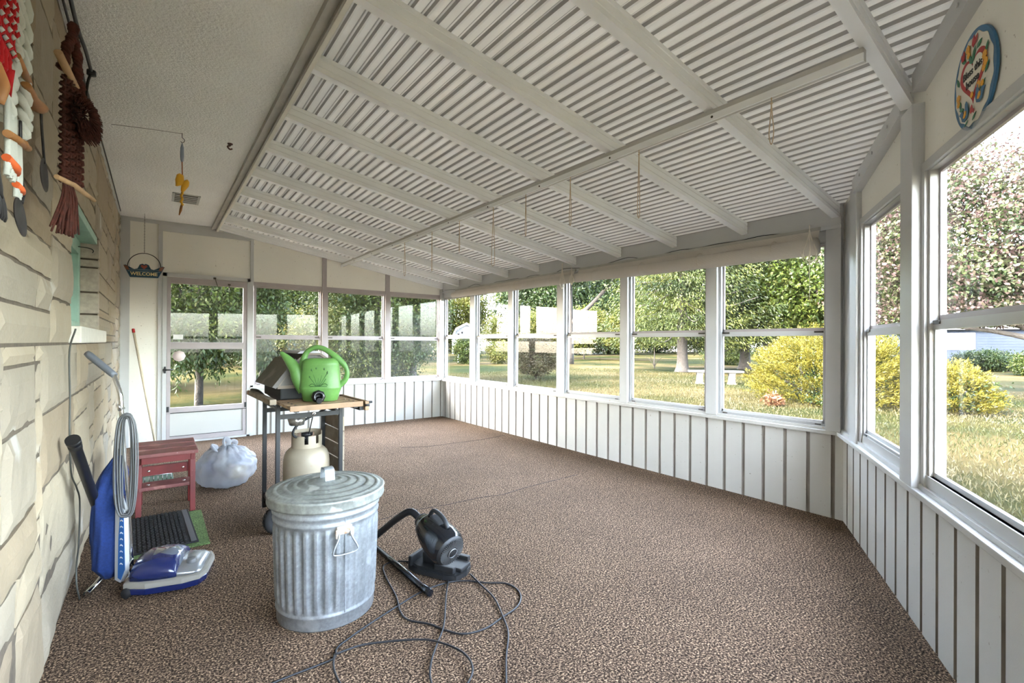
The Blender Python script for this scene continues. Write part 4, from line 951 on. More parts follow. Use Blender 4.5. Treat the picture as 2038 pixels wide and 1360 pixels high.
# --- grill cart
wood = mat('varnished cedar slat', (.27, .16, .082), .5, noise=[(14, .2, 4)], bump=(50, .15, .002)); greywood = mat('weathered grey wood', (.27, .22, .16), .85, noise=[(12, .25, 4)], spots=(9, .62, (.36, .33, .26), .6), bump=(50, .4, .003))
hoodm = mat('sun faded grill hood', (.11, .098, .085), .55, noise=[(9, .2, 4)], spots=(5, .58, (.28, .25, .21), .5)); fire = mat('dull black cast metal', (.014, .014, .014), .7)
t = empty('gas_grill', (.97, 3.56, 0), math.radians(1.5)); tag(t, 'gas grill on a black tubular cart with wooden side shelf, standing behind the trash can', 'grill')
for (x, y, z0) in ((0, 0, .09), (0, .40, .05), (.41, 0, .0), (.41, .40, .0)):
    b = MB(); b.box((x - .013, y - .013, z0), (x + .013, y + .013, .84), .003); b.build('leg', M['black_metal'], t)
b = MB(); b.box((0, -.008, .735), (.41, .008, .765)); b.box((0, .392, .735), (.41, .408, .765)); b.box((-.008, 0, .80), (.008, .4, .815)); b.box((.402, 0, .74), (.418, .4, .76)); b.box((0, -.008, .13), (.41, .008, .15)); b.box((0, .39, .13), (.41, .41, .15)); b.box((-.008, 0, .13), (.008, .4, .15)); b.box((.402, 0, .13), (.418, .4, .15))
b.bar((.30, -.005, .83), (.40, -.005, .755), .012, .012); b.build('cart_frame', M['black_metal'], t)
b = MB(); b.box((.0, 0, .15), (.41, .4, .162)); b.build('bottom_shelf', M['black_metal'], t)
b = MB(); b.tube([(0, -.05, .09), (0, .41, .09)], .008, 8); b.build('axle', M['chrome'], t)
for y in (-.035,):
    b = MB(); b.lathe([(0, -.02), (.05, -.02), (.055, -.024), (.078, -.024), (.09, -.018), (.09, .018), (.078, .024), (.055, .024), (.05, .02), (0, .02)], 32, (0, y, .09), (0, 1, 0))
    for k in range(24): a = 2 * PI * k / 24; b.box((.086, -.017, -.004), (.093, .017, .004), 0, Matrix.Translation((0, y, .09)) @ Matrix.Rotation(a, 4, 'Y'))
    wh = b.build('wheel', M['rubber'], t); b = MB(); b.lathe([(0, -.026), (.02, -.026), (.02, .026), (0, .026)], 12, (0, y, .09), (0, 1, 0)); b.build('hub', M['black_metal'], wh)
for k in range(5):
    y0 = -.345 + k * .083; b = MB(); b.box((-.012, y0, .838), (.435, y0 + .068, .858), .003); b.build('shelf_slat', wood, t)
b = MB(); b.box((-.012, -.362, .828), (.435, -.346, .862), .003); b.build('shelf_slat', wood, t)
b = MB(); 
for x in (.03, .39): b.box((x - .012, -.35, .82), (x + .012, .06, .838))
b.build('shelf_bracket', M['black_metal'], t)
for k in range(3):
    for x in (.03, .39): b = MB(); b.lathe([(0, 0), (.007, 0), (.006, .003), (0, .003)], 8, (x, -.31 + k * .083, .858)); b.build('shelf_screw', M['screw'], t)
b = MB(); b.box((.445, -.37, .80), (.472, .14, .862), .005); b.build('end_rail', wood, t)
b = MB(); b.box((.42, -.34, .80), (.45, .1, .84)); b.tube([(.47, -.30, .845), (.52, -.30, .845)], .008, 8); b.tube([(.445, -.36, .835), (.475, -.36, .835)], .013, 12); b.build('control_knob', M['black_metal'], t)
b = MB(); b.bar((-.05, -.10, .862), (-.05, .62, .862), .04, .035, bev=.004); b.build('side_rail', greywood, t)
b = MB(); b.box((-.075, .60, .845), (.01, .66, .88), .01); b.build('push_handle', mat('red brown handle', (.3, .13, .07), .5), t)
b = MB(); b.tube(smoothcurve([(0, .40, .80), (-.005, .42, .85), (-.03, .50, .885), (-.05, .60, .885)], 5), .012, 10); b.build('handle_tube', M['black_metal'], t)
b = MB(); b.box((.02, .03, .86), (.40, .53, .955), .01); b.loft([[Vector(p) for p in ((.03, .04, .86), (.39, .04, .86), (.39, .52, .86), (.03, .52, .86))], [Vector(p) for p in ((.13, .14, .765), (.31, .14, .765), (.31, .42, .765), (.13, .42, .765))]], smooth=False); b.build('firebox', fire, t)
b = MB(); sec = [(0, .945), (.012, .965), (.075, 1.063), (.118, 1.115), (.175, 1.165), (.27, 1.165), (.35, 1.11), (.40, 1.04), (.425, .945)]
Mx = Matrix(((1, 0, 0, 0), (0, 0, 1, 0), (0, 1, 0, 0), (0, 0, 0, 1)))
b.prism(sec, .03, .56, Mx); hd = b.build('hood', hoodm, t)
for y in (.018, .56):
    b = MB()
    for i in range(len(sec) - 1): b.bar((sec[i][0], y + .006, sec[i][1]), (sec[i + 1][0], y + .006, sec[i + 1][1]), .022, .014, (0, 0, 1))
    b.bar((0, y + .006, .945), (.425, y + .006, .945), .022, .02); b.build('hood_rim', mat('brown hood rim', (.20, .155, .115), .6), hd)
b = MB(); b.prism([(-.035, .950), (-.012, .938), (.125, 1.118), (.105, 1.135)], .0, .57, Mx); b.build('hood_panel', hoodm, hd)
b = MB(); b.prism([(.13, 1.168), (.15, 1.185), (.27, 1.185), (.29, 1.168)], .05, .54, Mx); b.build('hood_top', mat('pale hood top', (.45, .44, .46), .4), hd)
b = MB(); b.lathe([(0, 0), (.009, 0), (.006, .005), (0, .005)], 10, (.085, .03, 1.02), (0, -1, 0)); b.build('hood_screw', M['chrome'], hd)
b = MB(); b.box((.46, .12, .955), (.49, .50, .985), .006); b.box((.42, .16, .96), (.47, .18, .975)); b.box((.42, .44, .96), (.47, .46, .975)); b.build('hood_handle', wood, hd)
for k in range(4):
    z = .30 + k * .105; b = MB(); b.box((.425, -.005, z), (.437, .405, z + .098), .002); b.build('front_board', greywood, t)
foil = mat('crumpled foil', (.35, .33, .3), .3, metal=.8, noise=[(20, .3, 3)])
b = MB(); b.lathe([(0, -.055), (.045, -.055), (.055, 0), (.053, 0), (.043, -.05), (0, -.05)], 24, (.13, .05, .735), fn=lambda r, z, a: r * (1 + .09 * math.sin(a * 9) + .05 * math.sin(a * 5 + z * 80))); b.build('grease_cup', foil, t)
b = MB(); b.tube([(.225, .0, .76), (.225, .02, .73), (.222, .10, .60)], .004, 6); b.lathe([(.006, -.003), (.014, -.003), (.014, .003), (.006, .003)], 12, (.225, -.012, .755), (0, 1, 0)); b.build('tank_hook', M['chrome'], t)
# --- propane tank
cr_ = mat('cream tank enamel', (.33, .275, .20), .45, noise=[(12, .08, 4)], spots=[(40, .68, (.35, .2, .1), .7), (14, .66, (.45, .35, .25), .4)])
t = empty('propane_tank', (1.185, 3.70, .163)); tag(t, 'cream propane tank with perforated collar sitting in the grill cart behind the trash can', 'gas tank')
b = MB(); b.lathe([(.11, 0), (.11, .03), (.09, .035), (.0, .03)], 32); b.build('foot_ring', cr_, t)
b = MB(); b.lathe([(0, .028), (.08, .03), (.12, .045), (.148, .08), (.152, .12), (.152, .24), (.148, .28), (.135, .315), (.11, .34), (.07, .355), (0, .36)], 40); b.build('cylinder', cr_, t)
b = MB(); n = 48; R = .10
def keep(k, j):
    a = k / n
    if j == 3 and .60 < a < .9: return False
    for c, w in ((.70, .022), (.82, .022), (.15, .03), (.30, .03)):
        if j in (1, 2) and abs(a - c) < w: return False
    return True
zs = [.345, .375, .405, .43, .455]
for rr in (R, R - .004): 
    vs = [(rr * math.cos(2 * PI * k / n), rr * math.sin(2 * PI * k / n), z) for z in zs for k in range(n)]
    b.add(vs, [(j * n + k, j * n + (k + 1) % n, (j + 1) * n + (k + 1) % n, (j + 1) * n + k) for j in range(4) for k in range(n) if keep(k, j)], True)
co = b.build('collar', cr_, t)
b = MB(); b.tube([(0, 0, .355), (0, 0, .42)], .018, 12); b.tube([(0, 0, .40), (-.04, -.04, .41)], .014, 10); b.lathe([(0, .0), (.035, 0), (.035, .022), (0, .026)], 10, (0, 0, .42), fn=lambda r, z, a: r * (1 + .15 * math.cos(5 * a))); b.build('valve', M['black_metal'], t)
b = MB(); b.tube(smoothcurve([(-.04, -.04, .41), (-.10, -.06, .44), (-.09, -.05, .49), (-.02, 0, .53), (.08, .06, .56), (.17, .14, .585)], 6), .008, 8); b.build('gas_hose', M['rubber'], t)

# --- watering can
grn = mat('bright green plastic', (.115, .26, .062), .42, noise=[(8, .06, 3), (90, .05, 2)], bump=(120, .12, .001)); dg = mat('moulded dark green line', (.03, .10, .02), .6)
t = empty('watering_can', (1.205, 3.43, .859), math.radians(-27)); tag(t, 'bright green plastic watering can with a moulded reed motif on the grill side shelf', 'watering can')
def oval(z, rx, ry, n=40, e=.72, cx=0):
    out = []
    for k in range(n):
        a = 2 * PI * k / n; c = math.cos(a); s = math.sin(a)
        out.append(Vector((cx + math.copysign(abs(c) ** e, c) * rx, math.copysign(abs(s) ** e, s) * ry, z)))
    return out
b = MB(); b.loft([oval(0, .095, .065), oval(.004, .108, .072), oval(.05, .118, .078), (oval(.083, .131, .083)), oval(.087, .133, .084), oval(.091, .131, .083), oval(.16, .124, .080), oval(.235, .117, .076), oval(.243, .119, .077), oval(.262, .112, .072), oval(.278, .095, .06), oval(.282, .06, .04)]); b.build('body', grn, t)
b = MB(); sp_ = smoothcurve([(-.105, 0, .06), (-.135, 0, .13), (-.155, 0, .20), (-.195, 0, .26), (-.235, 0, .305), (-.252, 0, .318)], 6); b.tube(sp_, list(np.interp(np.linspace(0, 1, len(sp_)), [0, .3, .55, .8, 1], [.035, .045, .034, .016, .011])), 16); b.prism([(-.14, .12), (-.17, .23), (-.11, .225), (-.10, .2)], -.012, .012, Matrix.Rotation(PI / 2, 4, 'X')); b.build('spout', grn, t)
b = MB(); hp = smoothcurve([(-.115, 0, .20), (-.108, 0, .275), (-.085, 0, .325), (-.04, 0, .352), (.01, 0, .348), (.06, 0, .318), (.105, 0, .280), (.15, 0, .235), (.168, 0, .185), (.155, 0, .135), (.118, 0, .10)], 6)
b.tube(hp, list(np.interp(np.linspace(0, 1, len(hp)), [0, .2, .45, .6, .75, 1], [.022, .013, .014, .019, .012, .017])), 14, flat=1.2); b.build('handle', grn, t)
b = MB(); b.tube(smoothcurve([(.075, 0, .275), (.09, 0, .29), (.11, 0, .275)], 4), .016, 10); b.build('handle_web', grn, t)
b = MB()
for pts in ([(0, .10), (0, .16), (-.012, .215)], [(.004, .10), (.02, .16), (.035, .21)], [(.006, .10), (.03, .14), (.055, .185)], [(-.004, .10), (-.02, .15), (-.04, .205)], [(-.008, .10), (-.03, .13), (-.052, .16)], [(.01, .10), (.04, .118), (.06, .108)], [(-.01, .10), (-.035, .118), (-.055, .105)], [(-.015, .20), (-.004, .235)], [(.012, .10), (.035, .128), (.048, .15)], [(-.05, .10), (.055, .10)][0:2]):
    b.tube(smoothcurve([(x, -.0835 + .012 * ((z - .09) / .15) , z) for x, z in pts], 5), .0022, 6)
for x, z in ((-.013, .218), (.036, .213), (-.041, .208), (.056, .188), (-.053, .162)): b.lathe([(0, -.012), (.005, -.004), (.005, .004), (0, .012)], 8, (x, -.074, z))
b.build('reed_motif', dg, t)
t = empty('hose_nozzle', (1.155, 3.29, .9), math.atan2(.1455 - 3.29, .3187 - 1.155) + .1); tag(t, 'round black hose nozzle lying on the shelf in front of the green watering can', 'nozzle')
b = MB(); b.lathe([(0, -.045), (.036, -.045), (.040, -.03), (.040, .0), (.034, .004)], 30, axis=(1, 0, .1), fn=lambda r, z, a: r + (.0018 * math.cos(a * 22) if r > .035 else 0)); b.build('collar', M['black_plastic'], t)
b = MB(); b.lathe([(.034, 0), (.036, .012), (.030, .02), (.022, .02), (.018, .0)], 28, (0, 0, 0), axis=(1, 0, .1)); b.tube([(0.0, 0, -.018), (.035, 0, -.022), (.045, 0, -.022)], [.02, .019, .017], 16); b.build('tip', mat('glossy black plastic', (.02, .02, .022), .15), t)

# --- canister vacuum
blk = mat('glossy black vacuum shell', (.005, .006, .008), .16, coat=.4); dk = mat('charcoal plastic', (.013, .0135, .0145), .5)
t = empty('canister_vacuum'); tag(t, 'small black canister vacuum standing on the carpet right of the trash can', 'vacuum cleaner')
Ms = Mrot((1.575, 2.45, 0), math.radians(-62))
b = MB(Ms); sled = [(-.16, -.07), (-.10, -.095), (.08, -.095), (.15, -.075), (.17, 0), (.15, .075), (.08, .095), (-.10, .095), (-.16, .07)]
b.prism(sled, .006, .03); b.prism([(x * .9, y * .88) for x, y in sled], .03, .045); b.box((-.15, -.085, .03), (-.13, .085, .085), .006); b.build('sled', dk, t)
b = MB(Ms); b.box((.02, -.09, .045), (.14, -.06, .075), .006); b.box((.02, .06, .045), (.14, .09, .075), .006); b.box((.06, -.05, .04), (.165, .05, .06), .006); b.box((-.09, -.04, .04), (.04, .04, .10), .01); b.build('support', dk, t)
A_ = Vector((1.498, 2.515, .268)); B_ = Vector((1.535, 2.27, .182)); ax = (B_ - A_).normalized(); ln = (B_ - A_).length
b = MB(); rr = [(-.02, .02), (-.01, .038), (.02, .056), (.06, .073), (.11, .088), (.16, .096), (.21, .098), (.245, .094), (.262, .084)]
b.lathe([(r, z) for z, r in rr], 44, A_, ax); b.build('shell', blk, t)
up_ = Vector((0, 0, 1)) - ax * ax.z; up_.normalize(); sd_ = ax.cross(up_)
MBd = Matrix(((ax.x, sd_.x, up_.x, A_.x), (ax.y, sd_.y, up_.y, A_.y), (ax.z, sd_.z, up_.z, A_.z), (0, 0, 0, 1)))
b = MB(MBd); b.lathe([(.084, 0), (.078, .012), (.060, .018), (.026, .020), (.024, .026), (0, .026)], 40, (.258, 0, 0), (1, 0, 0)); gr = b.build('motor_cap', dk, t)
b = MB(MBd)
for k in range(44):
    a = 2 * PI * k / 44; b.box((.272, -.0016, .030), (.281, .0016, .070), 0, Matrix.Rotation(a, 4, 'X'))
b.build('vent_ribs', mat('grey vent rib', (.06, .06, .06), .4), gr)
b = MB(MBd); b.lathe([(.024, 0), (.027, 0), (.027, .003), (.024, .003)], 24, (.284, 0, 0), (1, 0, 0)); b.build('cap_ring', silver, gr)
b = MB(MBd); b.lathe([(.044, 0), (.060, .03), (.064, .034), (.062, .044)], 40, (.0, 0, 0), (1, 0, 0)); b.lathe([(.0, -.01), (.030, -.01), (.040, .0)], 30, (-.012, 0, 0), (1, 0, 0)); b.build('silver_nose', silver, t)
b = MB(MBd); b.tube(smoothcurve([(.05, 0, .065), (.07, 0, .112), (.12, 0, .125), (.17, 0, .120), (.21, 0, .095)], 6), .013, 10, flat=.8); b.box((.08, -.03, .075), (.17, .03, .098), .008); b.build('carry_handle', dk, t)
b = MB(MBd); b.box((.08, -.098, -.0), (.18, -.085, .035), .004); lb = b.build('label_plate', dk, t)
b = MB(MBd @ Matrix.Rotation(0, 4, 'X')); b.box((.085, -.0995, .018), (.15, -.0985, .028)); b.box((.085, -.0995, .004), (.175, -.0985, .012)); b.build('label_marks', mat('silver print', (.5, .5, .5), .4), lb)
hose = smoothcurve([A_ - ax * .01, (1.47, 2.60, .30), (1.43, 2.68, .25), (1.38, 2.78, .16), (1.31, 2.84, .085), (1.20, 2.86, .035), (1.08, 2.85, .024), (1.02, 2.95, .024), (1.10, 3.10, .024), (1.28, 3.06, .024), (1.38, 2.95, .022)], 10)
b = MB(); b.tube(hose, [.0185 + .0016 * (i % 2) for i in range(len(hose))], 14); b.build('hose', M['black_plastic'], t)
b = MB(); b.tube([(1.385, 2.92, .019), (1.395, 2.60, .019), (1.40, 2.32, .019)], .0155, 14); b.tube([(1.40, 2.32, .019), (1.4005, 2.305, .019), (1.405, 2.235, .02)], [.0155, .0185, .0175], 14); b.build('wand', blk, t)
b = MB(); cz = .0055
cords = [[(.60, 2.03), (.66, 2.042), (.741, 2.045), (.826, 2.044), (.891, 2.051), (.918, 2.105), (.988, 2.145), (1.105, 2.196), (1.248, 2.251), (1.399, 2.300), (1.534, 2.300), (1.623, 2.26), (1.696, 2.18), (1.774, 2.114), (1.786, 2.035), (1.754, 1.96), (1.685, 1.905), (1.586, 1.88), (1.477, 1.855), (1.383, 1.876), (1.335, 1.936), (1.295, 2.028), (1.234, 2.113), (1.232, 2.198), (1.27, 2.335), (1.302, 2.535), (1.338, 2.664), (1.405, 2.687), (1.482, 2.631), (1.513, 2.587)],
         [(1.675, 2.297), (1.661, 2.18), (1.642, 2.028), (1.586, 1.88), (1.532, 1.765), (1.434, 1.647), (1.352, 1.536), (1.28, 1.44), (1.15, 1.40)],
         [(1.542, 2.303), (1.454, 2.167), (1.335, 1.973), (1.247, 1.872), (1.177, 1.787), (1.129, 1.693), (1.11, 1.55), (1.15, 1.40)],
         [(.891, 2.051), (.99, 2.047), (1.091, 2.004), (1.213, 1.931), (1.27, 1.855), (1.303, 1.766), (1.295, 1.68), (1.239, 1.611), (1.1, 1.55), (.95, 1.62), (.872, 1.75), (.860, 1.887), (.867, 1.979), (.891, 2.051)]]
for k, c in enumerate(cords): q = smoothcurve([(x, y, cz + .004 * k) for x, y in c], 6); b.tube(q, .0042, 8)
b.build('power_cord', mat('black power cord', (.012, .013, .016), .4), t)

# --- broom handle in the corner
t = empty('broom_handle', (.34, 7.12, 0)); tag(t, 'pale wooden pole with a red cap leaning in the corner left of the storm door', 'pole')
b = MB(); b.tube([(0, 0, .004), (-.215, .075, 1.35)], .0125, 12); b.build('pole', mat('pale wood pole', (.60, .52, .38), .6, noise=[(10, .1, 3)]), t)
b = MB(); b.tube([(-.215, .075, 1.345), (-.220, .077, 1.385), (-.2205, .077, 1.392)], [.0145, .0145, .010], 12); b.build('cap', mat('red plastic cap', (.5, .02, .02), .35), t)

# --- hanging welcome sign
sb = mat('dark blue painted wood', (.02, .07, .12), .6, noise=[(20, .2, 3)]); gold = mat('pale yellow lettering', (.78, .66, .34), .6)
Mw = Matrix.Translation((.221, 6.957, 2.0)) @ Matrix.Rotation(math.radians(-14), 4, 'Z') @ Matrix.Rotation(PI / 2, 4, 'X')
t = empty('welcome_sign'); tag(t, 'small blue basket-shaped WELCOME sign hanging on a chain above the leaning pole', 'sign')
b = MB(); b.prism([(-.13, -.03), (.13, -.03), (.19, .10), (.17, .105), (.12, .075), (.09, .06), (.06, .07), (.04, .115), (.015, .125), (0, .115), (-.015, .125), (-.04, .115), (-.06, .07), (-.09, .06), (-.12, .075), (-.17, .105), (-.19, .10)], -.008, .008, Mw); b.build('board', sb, t)
b = MB(); 
for z in (.035, .055): b.prism([(-.15, z), (.15, z), (.15, z + .005), (-.15, z + .005)], .008, .0095, Mw)
b.build('stripe', mat('grey blue stripe', (.25, .33, .38), .6), t)
b = MB(); 
for s in (-1, 1): b.prism([(s * .19, .10), (s * .15, .092), (s * .135, .05), (s * .165, .05)], .008, .010, Mw)
hrt = [(0, .062), (.03, .09), (.03, .105), (.018, .112), (.004, .105), (0, .098), (-.004, .105), (-.018, .112), (-.03, .105), (-.03, .09)]
b.build('end_patch', mat('rust brown patch', (.22, .10, .07), .7), t)
b = MB(); b.prism(hrt, .008, .011, Mw); b.build('heart', mat('rusty red heart', (.40, .10, .07), .6), t)
text_mesh('lettering', 'WELCOME', .052, Mw @ Matrix.Translation((0, .008, .009)), gold, t, .001, bold=.0012)
b = MB(); b.tube([Mw @ Vector((.155 * math.cos(a), .09 + .155 * math.sin(a), 0)) for a in np.linspace(0, PI, 25)], .004, 8); b.build('hoop', M['black_metal'], t)
b = MB(); top_ = Mw @ Vector((0, .245, 0))
for i in range(28):
    z = top_.z + i * (2.695 - top_.z) / 28; b.tube([(top_.x + .004 * math.cos(a) * (i % 2), top_.y + .004 * math.cos(a) * ((i + 1) % 2), z + .008 + .011 * math.sin(a)) for a in np.linspace(0, 2 * PI, 8, endpoint=False)], .0012, 4, closed=True)
b.build('chain', M['screw'], t)

# --- ceiling fixtures
t = empty('ceiling_vent', (.565, 5.985, 2.70)); tag(t, 'small white slatted vent grille in the flat ceiling behind the yellow bird ornament', 'vent')
b = MB(); b.box((-.115, -.18, -.006), (-.095, .18, 0)); b.box((.095, -.18, -.006), (.115, .18, 0)); b.box((-.115, -.18, -.006), (.115, -.165, 0)); b.box((-.115, .165, -.006), (.115, .18, 0)); b.build('frame', mat('vent paint', (.5, .5, .47), .5), t)
b = MB(); b.box((-.095, -.165, -.0015), (.095, .165, -.0005)); b.build('opening', M['screw'], t)
for k in range(4): b = MB(); y = -.10 + k * .07; b.box((-.095, y - .012, -.007), (.095, y + .012, -.002)); b.build('louver', mat('vent paint', (.5, .5, .47), .5), t)
yl = mat('orange yellow painted wood', (.85, .45, .03), .45)
t = empty('bird_ornament', (.464, 4.163, 2.70)); tag(t, 'yellow bird ornament on a cord hanging from a ceiling hook', 'ornament')
b = MB(); b.tube(smoothcurve([(0, 0, 0), (0, 0, -.03), (.012, -.01, -.045), (.012, -.01, -.06), (0, 0, -.068), (-.008, .005, -.058)], 4), .002, 6); b.build('hook', M['screw'], t)
b = MB(); b.loft([[Vector((w * math.cos(a), w * .5 * math.sin(a) - .0, z)) for a in np.linspace(0, 2 * PI, 10, endpoint=False)] for z, w in ((-.07, .002), (-.10, .010), (-.16, .012), (-.19, .009), (-.21, .002))]); b.build('feather', mat('blue grey feather', (.28, .33, .42), .6), t)
b = MB(); b.tube([(0, 0, -.20), (.003, 0, -.31)], .0035, 6); b.build('cord', mat('rust cord', (.45, .16, .06), .8), t)
b = MB()
b.loft([[Vector((cx + rx * math.cos(a), rx * .8 * math.sin(a), z)) for a in np.linspace(0, 2 * PI, 12, endpoint=False)] for z, rx, cx in ((-.285, .006, -.012), (-.295, .020, -.010), (-.33, .026, -.012), (-.36, .022, -.014), (-.375, .006, -.03))])
b.loft([[Vector((cx + rx * math.cos(a), rx * .8 * math.sin(a), z)) for a in np.linspace(0, 2 * PI, 12, endpoint=False)] for z, rx, cx in ((-.32, .006, .03), (-.335, .018, .026), (-.365, .022, .018), (-.40, .012, .006), (-.415, .004, .004))])
b.build('birds', yl, t)
b = MB(); zz = [(.004 * math.sin(i * 1.3), 0, -.41 - i * .008) for i in range(13)]; b.tube(zz, [.006 + .003 * (i % 2) for i in range(13)], 8); b.build('bead_tail', yl, t)
b = MB(); b.tube([(0, 0, -.505), (-.006, 0, -.54), (-.014, 0, -.575)], [.007, .008, .003], 8); b.build('tail_tip', mat('rust brown tip', (.35, .14, .03), .5), t)
b = MB(); b.tube([(.08, 4.28, 2.697), (.30, 4.20, 2.694), (.464, 4.163, 2.696)], .0015, 5); tag(b.build('ceiling_wire', M['screw']), 'thin wire stapled across the flat ceiling to the bird ornament hook', 'wire')
b = MB(); b.tube(smoothcurve([(.752, 4.158, 2.70), (.752, 4.158, 2.685), (.735, 4.15, 2.672), (.75, 4.15, 2.655), (.765, 4.15, 2.662)], 4), .006, 7); b.lathe([(0, 0), (.018, 0), (.016, -.008), (0, -.01)], 12, (.752, 4.158, 2.70)); tag(b.build('ceiling_hook', mat('dark brown enamel', (.09, .04, .035), .5)), 'small dark brown hook screwed into the flat ceiling right of the bird ornament', 'hook')
# cables on the house wall
b = MB(); b.tube(smoothcurve([(.035, 2.3, 2.675), (.03, 2.86, 2.675), (.03, 3.10, 2.68), (.04, 3.25, 2.672), (.045, 3.47, 2.665)], 5), .008, 8); b.tube(smoothcurve([(.012, 2.5, 2.64), (.012, 3.1, 2.64), (.012, 3.84, 2.64), (.012, 5.0, 2.67), (.012, 6.9, 2.68)], 5), .005, 6); b.tube(smoothcurve([(.045, 3.47, 2.665), (.03, 3.47, 2.60), (.025, 3.5, 2.52), (.02, 3.8, 2.54), (.015, 4.3, 2.60)], 5), .006, 6); b.lathe([(0, -.012), (.02, -.012), (.02, .012), (0, .012)], 10, (.045, 3.47, 2.66))
tag(b.build('ceiling_cable', M['black_plastic']), 'dark cables clipped along the top of the stone wall under the ceiling', 'cable')
b = MB(); b.tube(smoothcurve([(.036, 3.02, 1.302), (.012, 3.06, 1.199), (.012, 3.089, .991), (.014, 3.065, .833), (.016, 3.111, .64), (.02, 3.265, .532), (.022, 3.372, .43), (.024, 3.323, .243), (.03, 3.175, .174), (.035, 3.142, .10), (.04, 3.2, .01)], 6), .0035, 6); tag(b.build('wall_cord', mat('dark grey cord', (.06, .06, .05), .6)), 'thin dark cord hanging down the stone wall from the window sill', 'cord')

# --- macrame hangings and carved utensils
brn = mat('dark brown yarn', (.065, .016, .010), .95, noise=[(60, .35, 2)], bump=(200, .6, .002)); stick = mat('peeled stick', (.50, .32, .17), .7, noise=[(20, .2, 3)])
P0 = Vector((.065, 2.117, 0)); TT = Vector((.355, .935, 0)); NN = Vector((.935, -.355, 0))
def Q(s, z, o=0): return P0 + TT * s + NN * o + Vector((0, 0, z))
t = empty('macrame_owl', Q(.1, 2.0)); t.location = (0, 0, 0); tag(t, 'dark brown knotted macrame hanging with sticks and a tassel on the stone wall', 'wall hanging')
r2 = random.Random(4)
b = MB()
def knots(b, pts, r, n=6, amp=.004):
    q = smoothcurve(pts, n); m = len(q)
    for ph in (0, PI * 2 / 3, PI * 4 / 3):
        b.tube([q[i] + TT * amp * math.sin(i * 1.1 + ph) + NN * amp * math.cos(i * 1.1 + ph) for i in range(m)], [r * (1 + .25 * math.sin(i * .9)) for i in range(m)], 6)
knots(b, [Q(.108, 2.27), Q(.103, 2.225), Q(.078, 2.18), Q(.062, 2.12), Q(.052, 2.10)], .009, 8, .006); knots(b, [Q(.108, 2.27), Q(.112, 2.22), Q(.13, 2.18), Q(.134, 2.12), Q(.15, 2.08), Q(.155, 2.03)], .009, 8, .006)
b.build('straps', brn, t)
b = MB(); b.tube([Q(-.005, 2.118, .02), Q(.06, 2.095, .01), Q(.16, 2.07, -.01)], .011, 12); b.build('stick', stick, t)
b = MB(); b.tube([Q(-.008, 1.742, .02), Q(.10, 1.748, .01), Q(.235, 1.738, .0)], [.007, .009, .006], 10); b.build('stick', stick, t)
b = MB()
for c in range(10):
    s0 = .055 + c * .011
    pts = []
    for i in range(60):
        z = 2.095 - i * .0059; w = .005 * (1 if (i // 2 + c) % 2 else -1); ws = (s0 - .105) * (1.0 if z < 2.05 else 1 - (z - 2.05) * 6) + .105
        pts.append(Q(ws + w, z, .008 * math.sin(i * 1.57 + c)))
    b.tube(pts, .0052, 6)
b.build('knotted_body', brn, t)
b = MB()
for k in range(420):
    a = r2.uniform(0, 2 * PI); rr_ = math.sqrt(r2.random()); s = .135 + .058 * rr_ * math.cos(a); z = 1.985 + .055 * rr_ * math.sin(a)
    p = Q(s, z, .012 + .02 * (1 - rr_)); d = TT * math.cos(a) * .028 * r2.uniform(.5, 1.2) + Vector((0, 0, math.sin(a) * .024 - .012)) + NN * .018
    b.tube([p, p + d], [.0022, .0014], 4)
b.build('ruff', brn, t)
b = MB()
for k in range(46):
    s = .045 + .045 * k / 46; e = -.002 + .125 * k / 46 + r2.uniform(-.006, .006); z1 = 1.585 + r2.uniform(-.012, .02)
    b.tube(smoothcurve([Q(s, 1.745, .01), Q((s * 2 + e) / 3, 1.69, .012 + .01 * r2.random()), Q(e, z1, r2.uniform(0, .02))], 4), .0028, 5)
b.build('tassel', brn, t)

X6 = .042
def Y6(y, z, o=0): return Vector((X6 + o * .5, y, z))
red = mat('red yarn', (.50, .008, .012), .9, bump=(200, .5, .002)); white = mat('white yarn', (.60, .62, .57), .9, bump=(200, .5, .002)); blu = mat('blue yarn', (.03, .09, .42), .9, bump=(200, .5, .002))
t = empty('braided_hanging'); tag(t, 'red white and blue braided yarn hanging at the near end of the stone wall', 'wall hanging')
def zig(b, y, z0, z1, w, step, r=.007, o=0, n=5):
    pts = []; i = 0; z = z1
    while z > z0: pts.append(Y6(y + (w if i % 2 else -w), z, o + .004 * math.sin(i * 1.9))); z -= step; i += 1
    if len(pts) > 1: b.tube(pts, r, 6)
b = MB(); 
for k, (y, zb) in enumerate(((1.56, 1.78), (1.595, 1.80), (1.63, 1.82), (1.665, 1.84), (1.70, 1.845), (1.735, 1.90), (1.765, 1.96))): zig(b, y, zb, 2.42, .012, .016, .0075, .01)
b.tube([Y6(1.70, 1.87, .012), Y6(1.71, 1.84, .01), Y6(1.725, 1.815, .01)], [.012, .008, .003], 6); b.build('red_knots', red, t)
for y in (1.613, 1.648, 1.683, 1.718, 1.752):
    z = 2.24
    while z > 1.9: b = MB(); b.lathe([(0, -.008), (.006, 0), (0, .008)], 6, Y6(y, z, .022)); b.build('white_bead', white, t); z -= .036
b = MB()
for y, zb in ((1.585, 1.71), (1.61, 1.73), (1.635, 1.75), (1.655, 1.78)): zig(b, y, zb, 1.85 + (y - 1.56), .008, .013, .005, -.004)
b.build('blue_knots', blu, t)
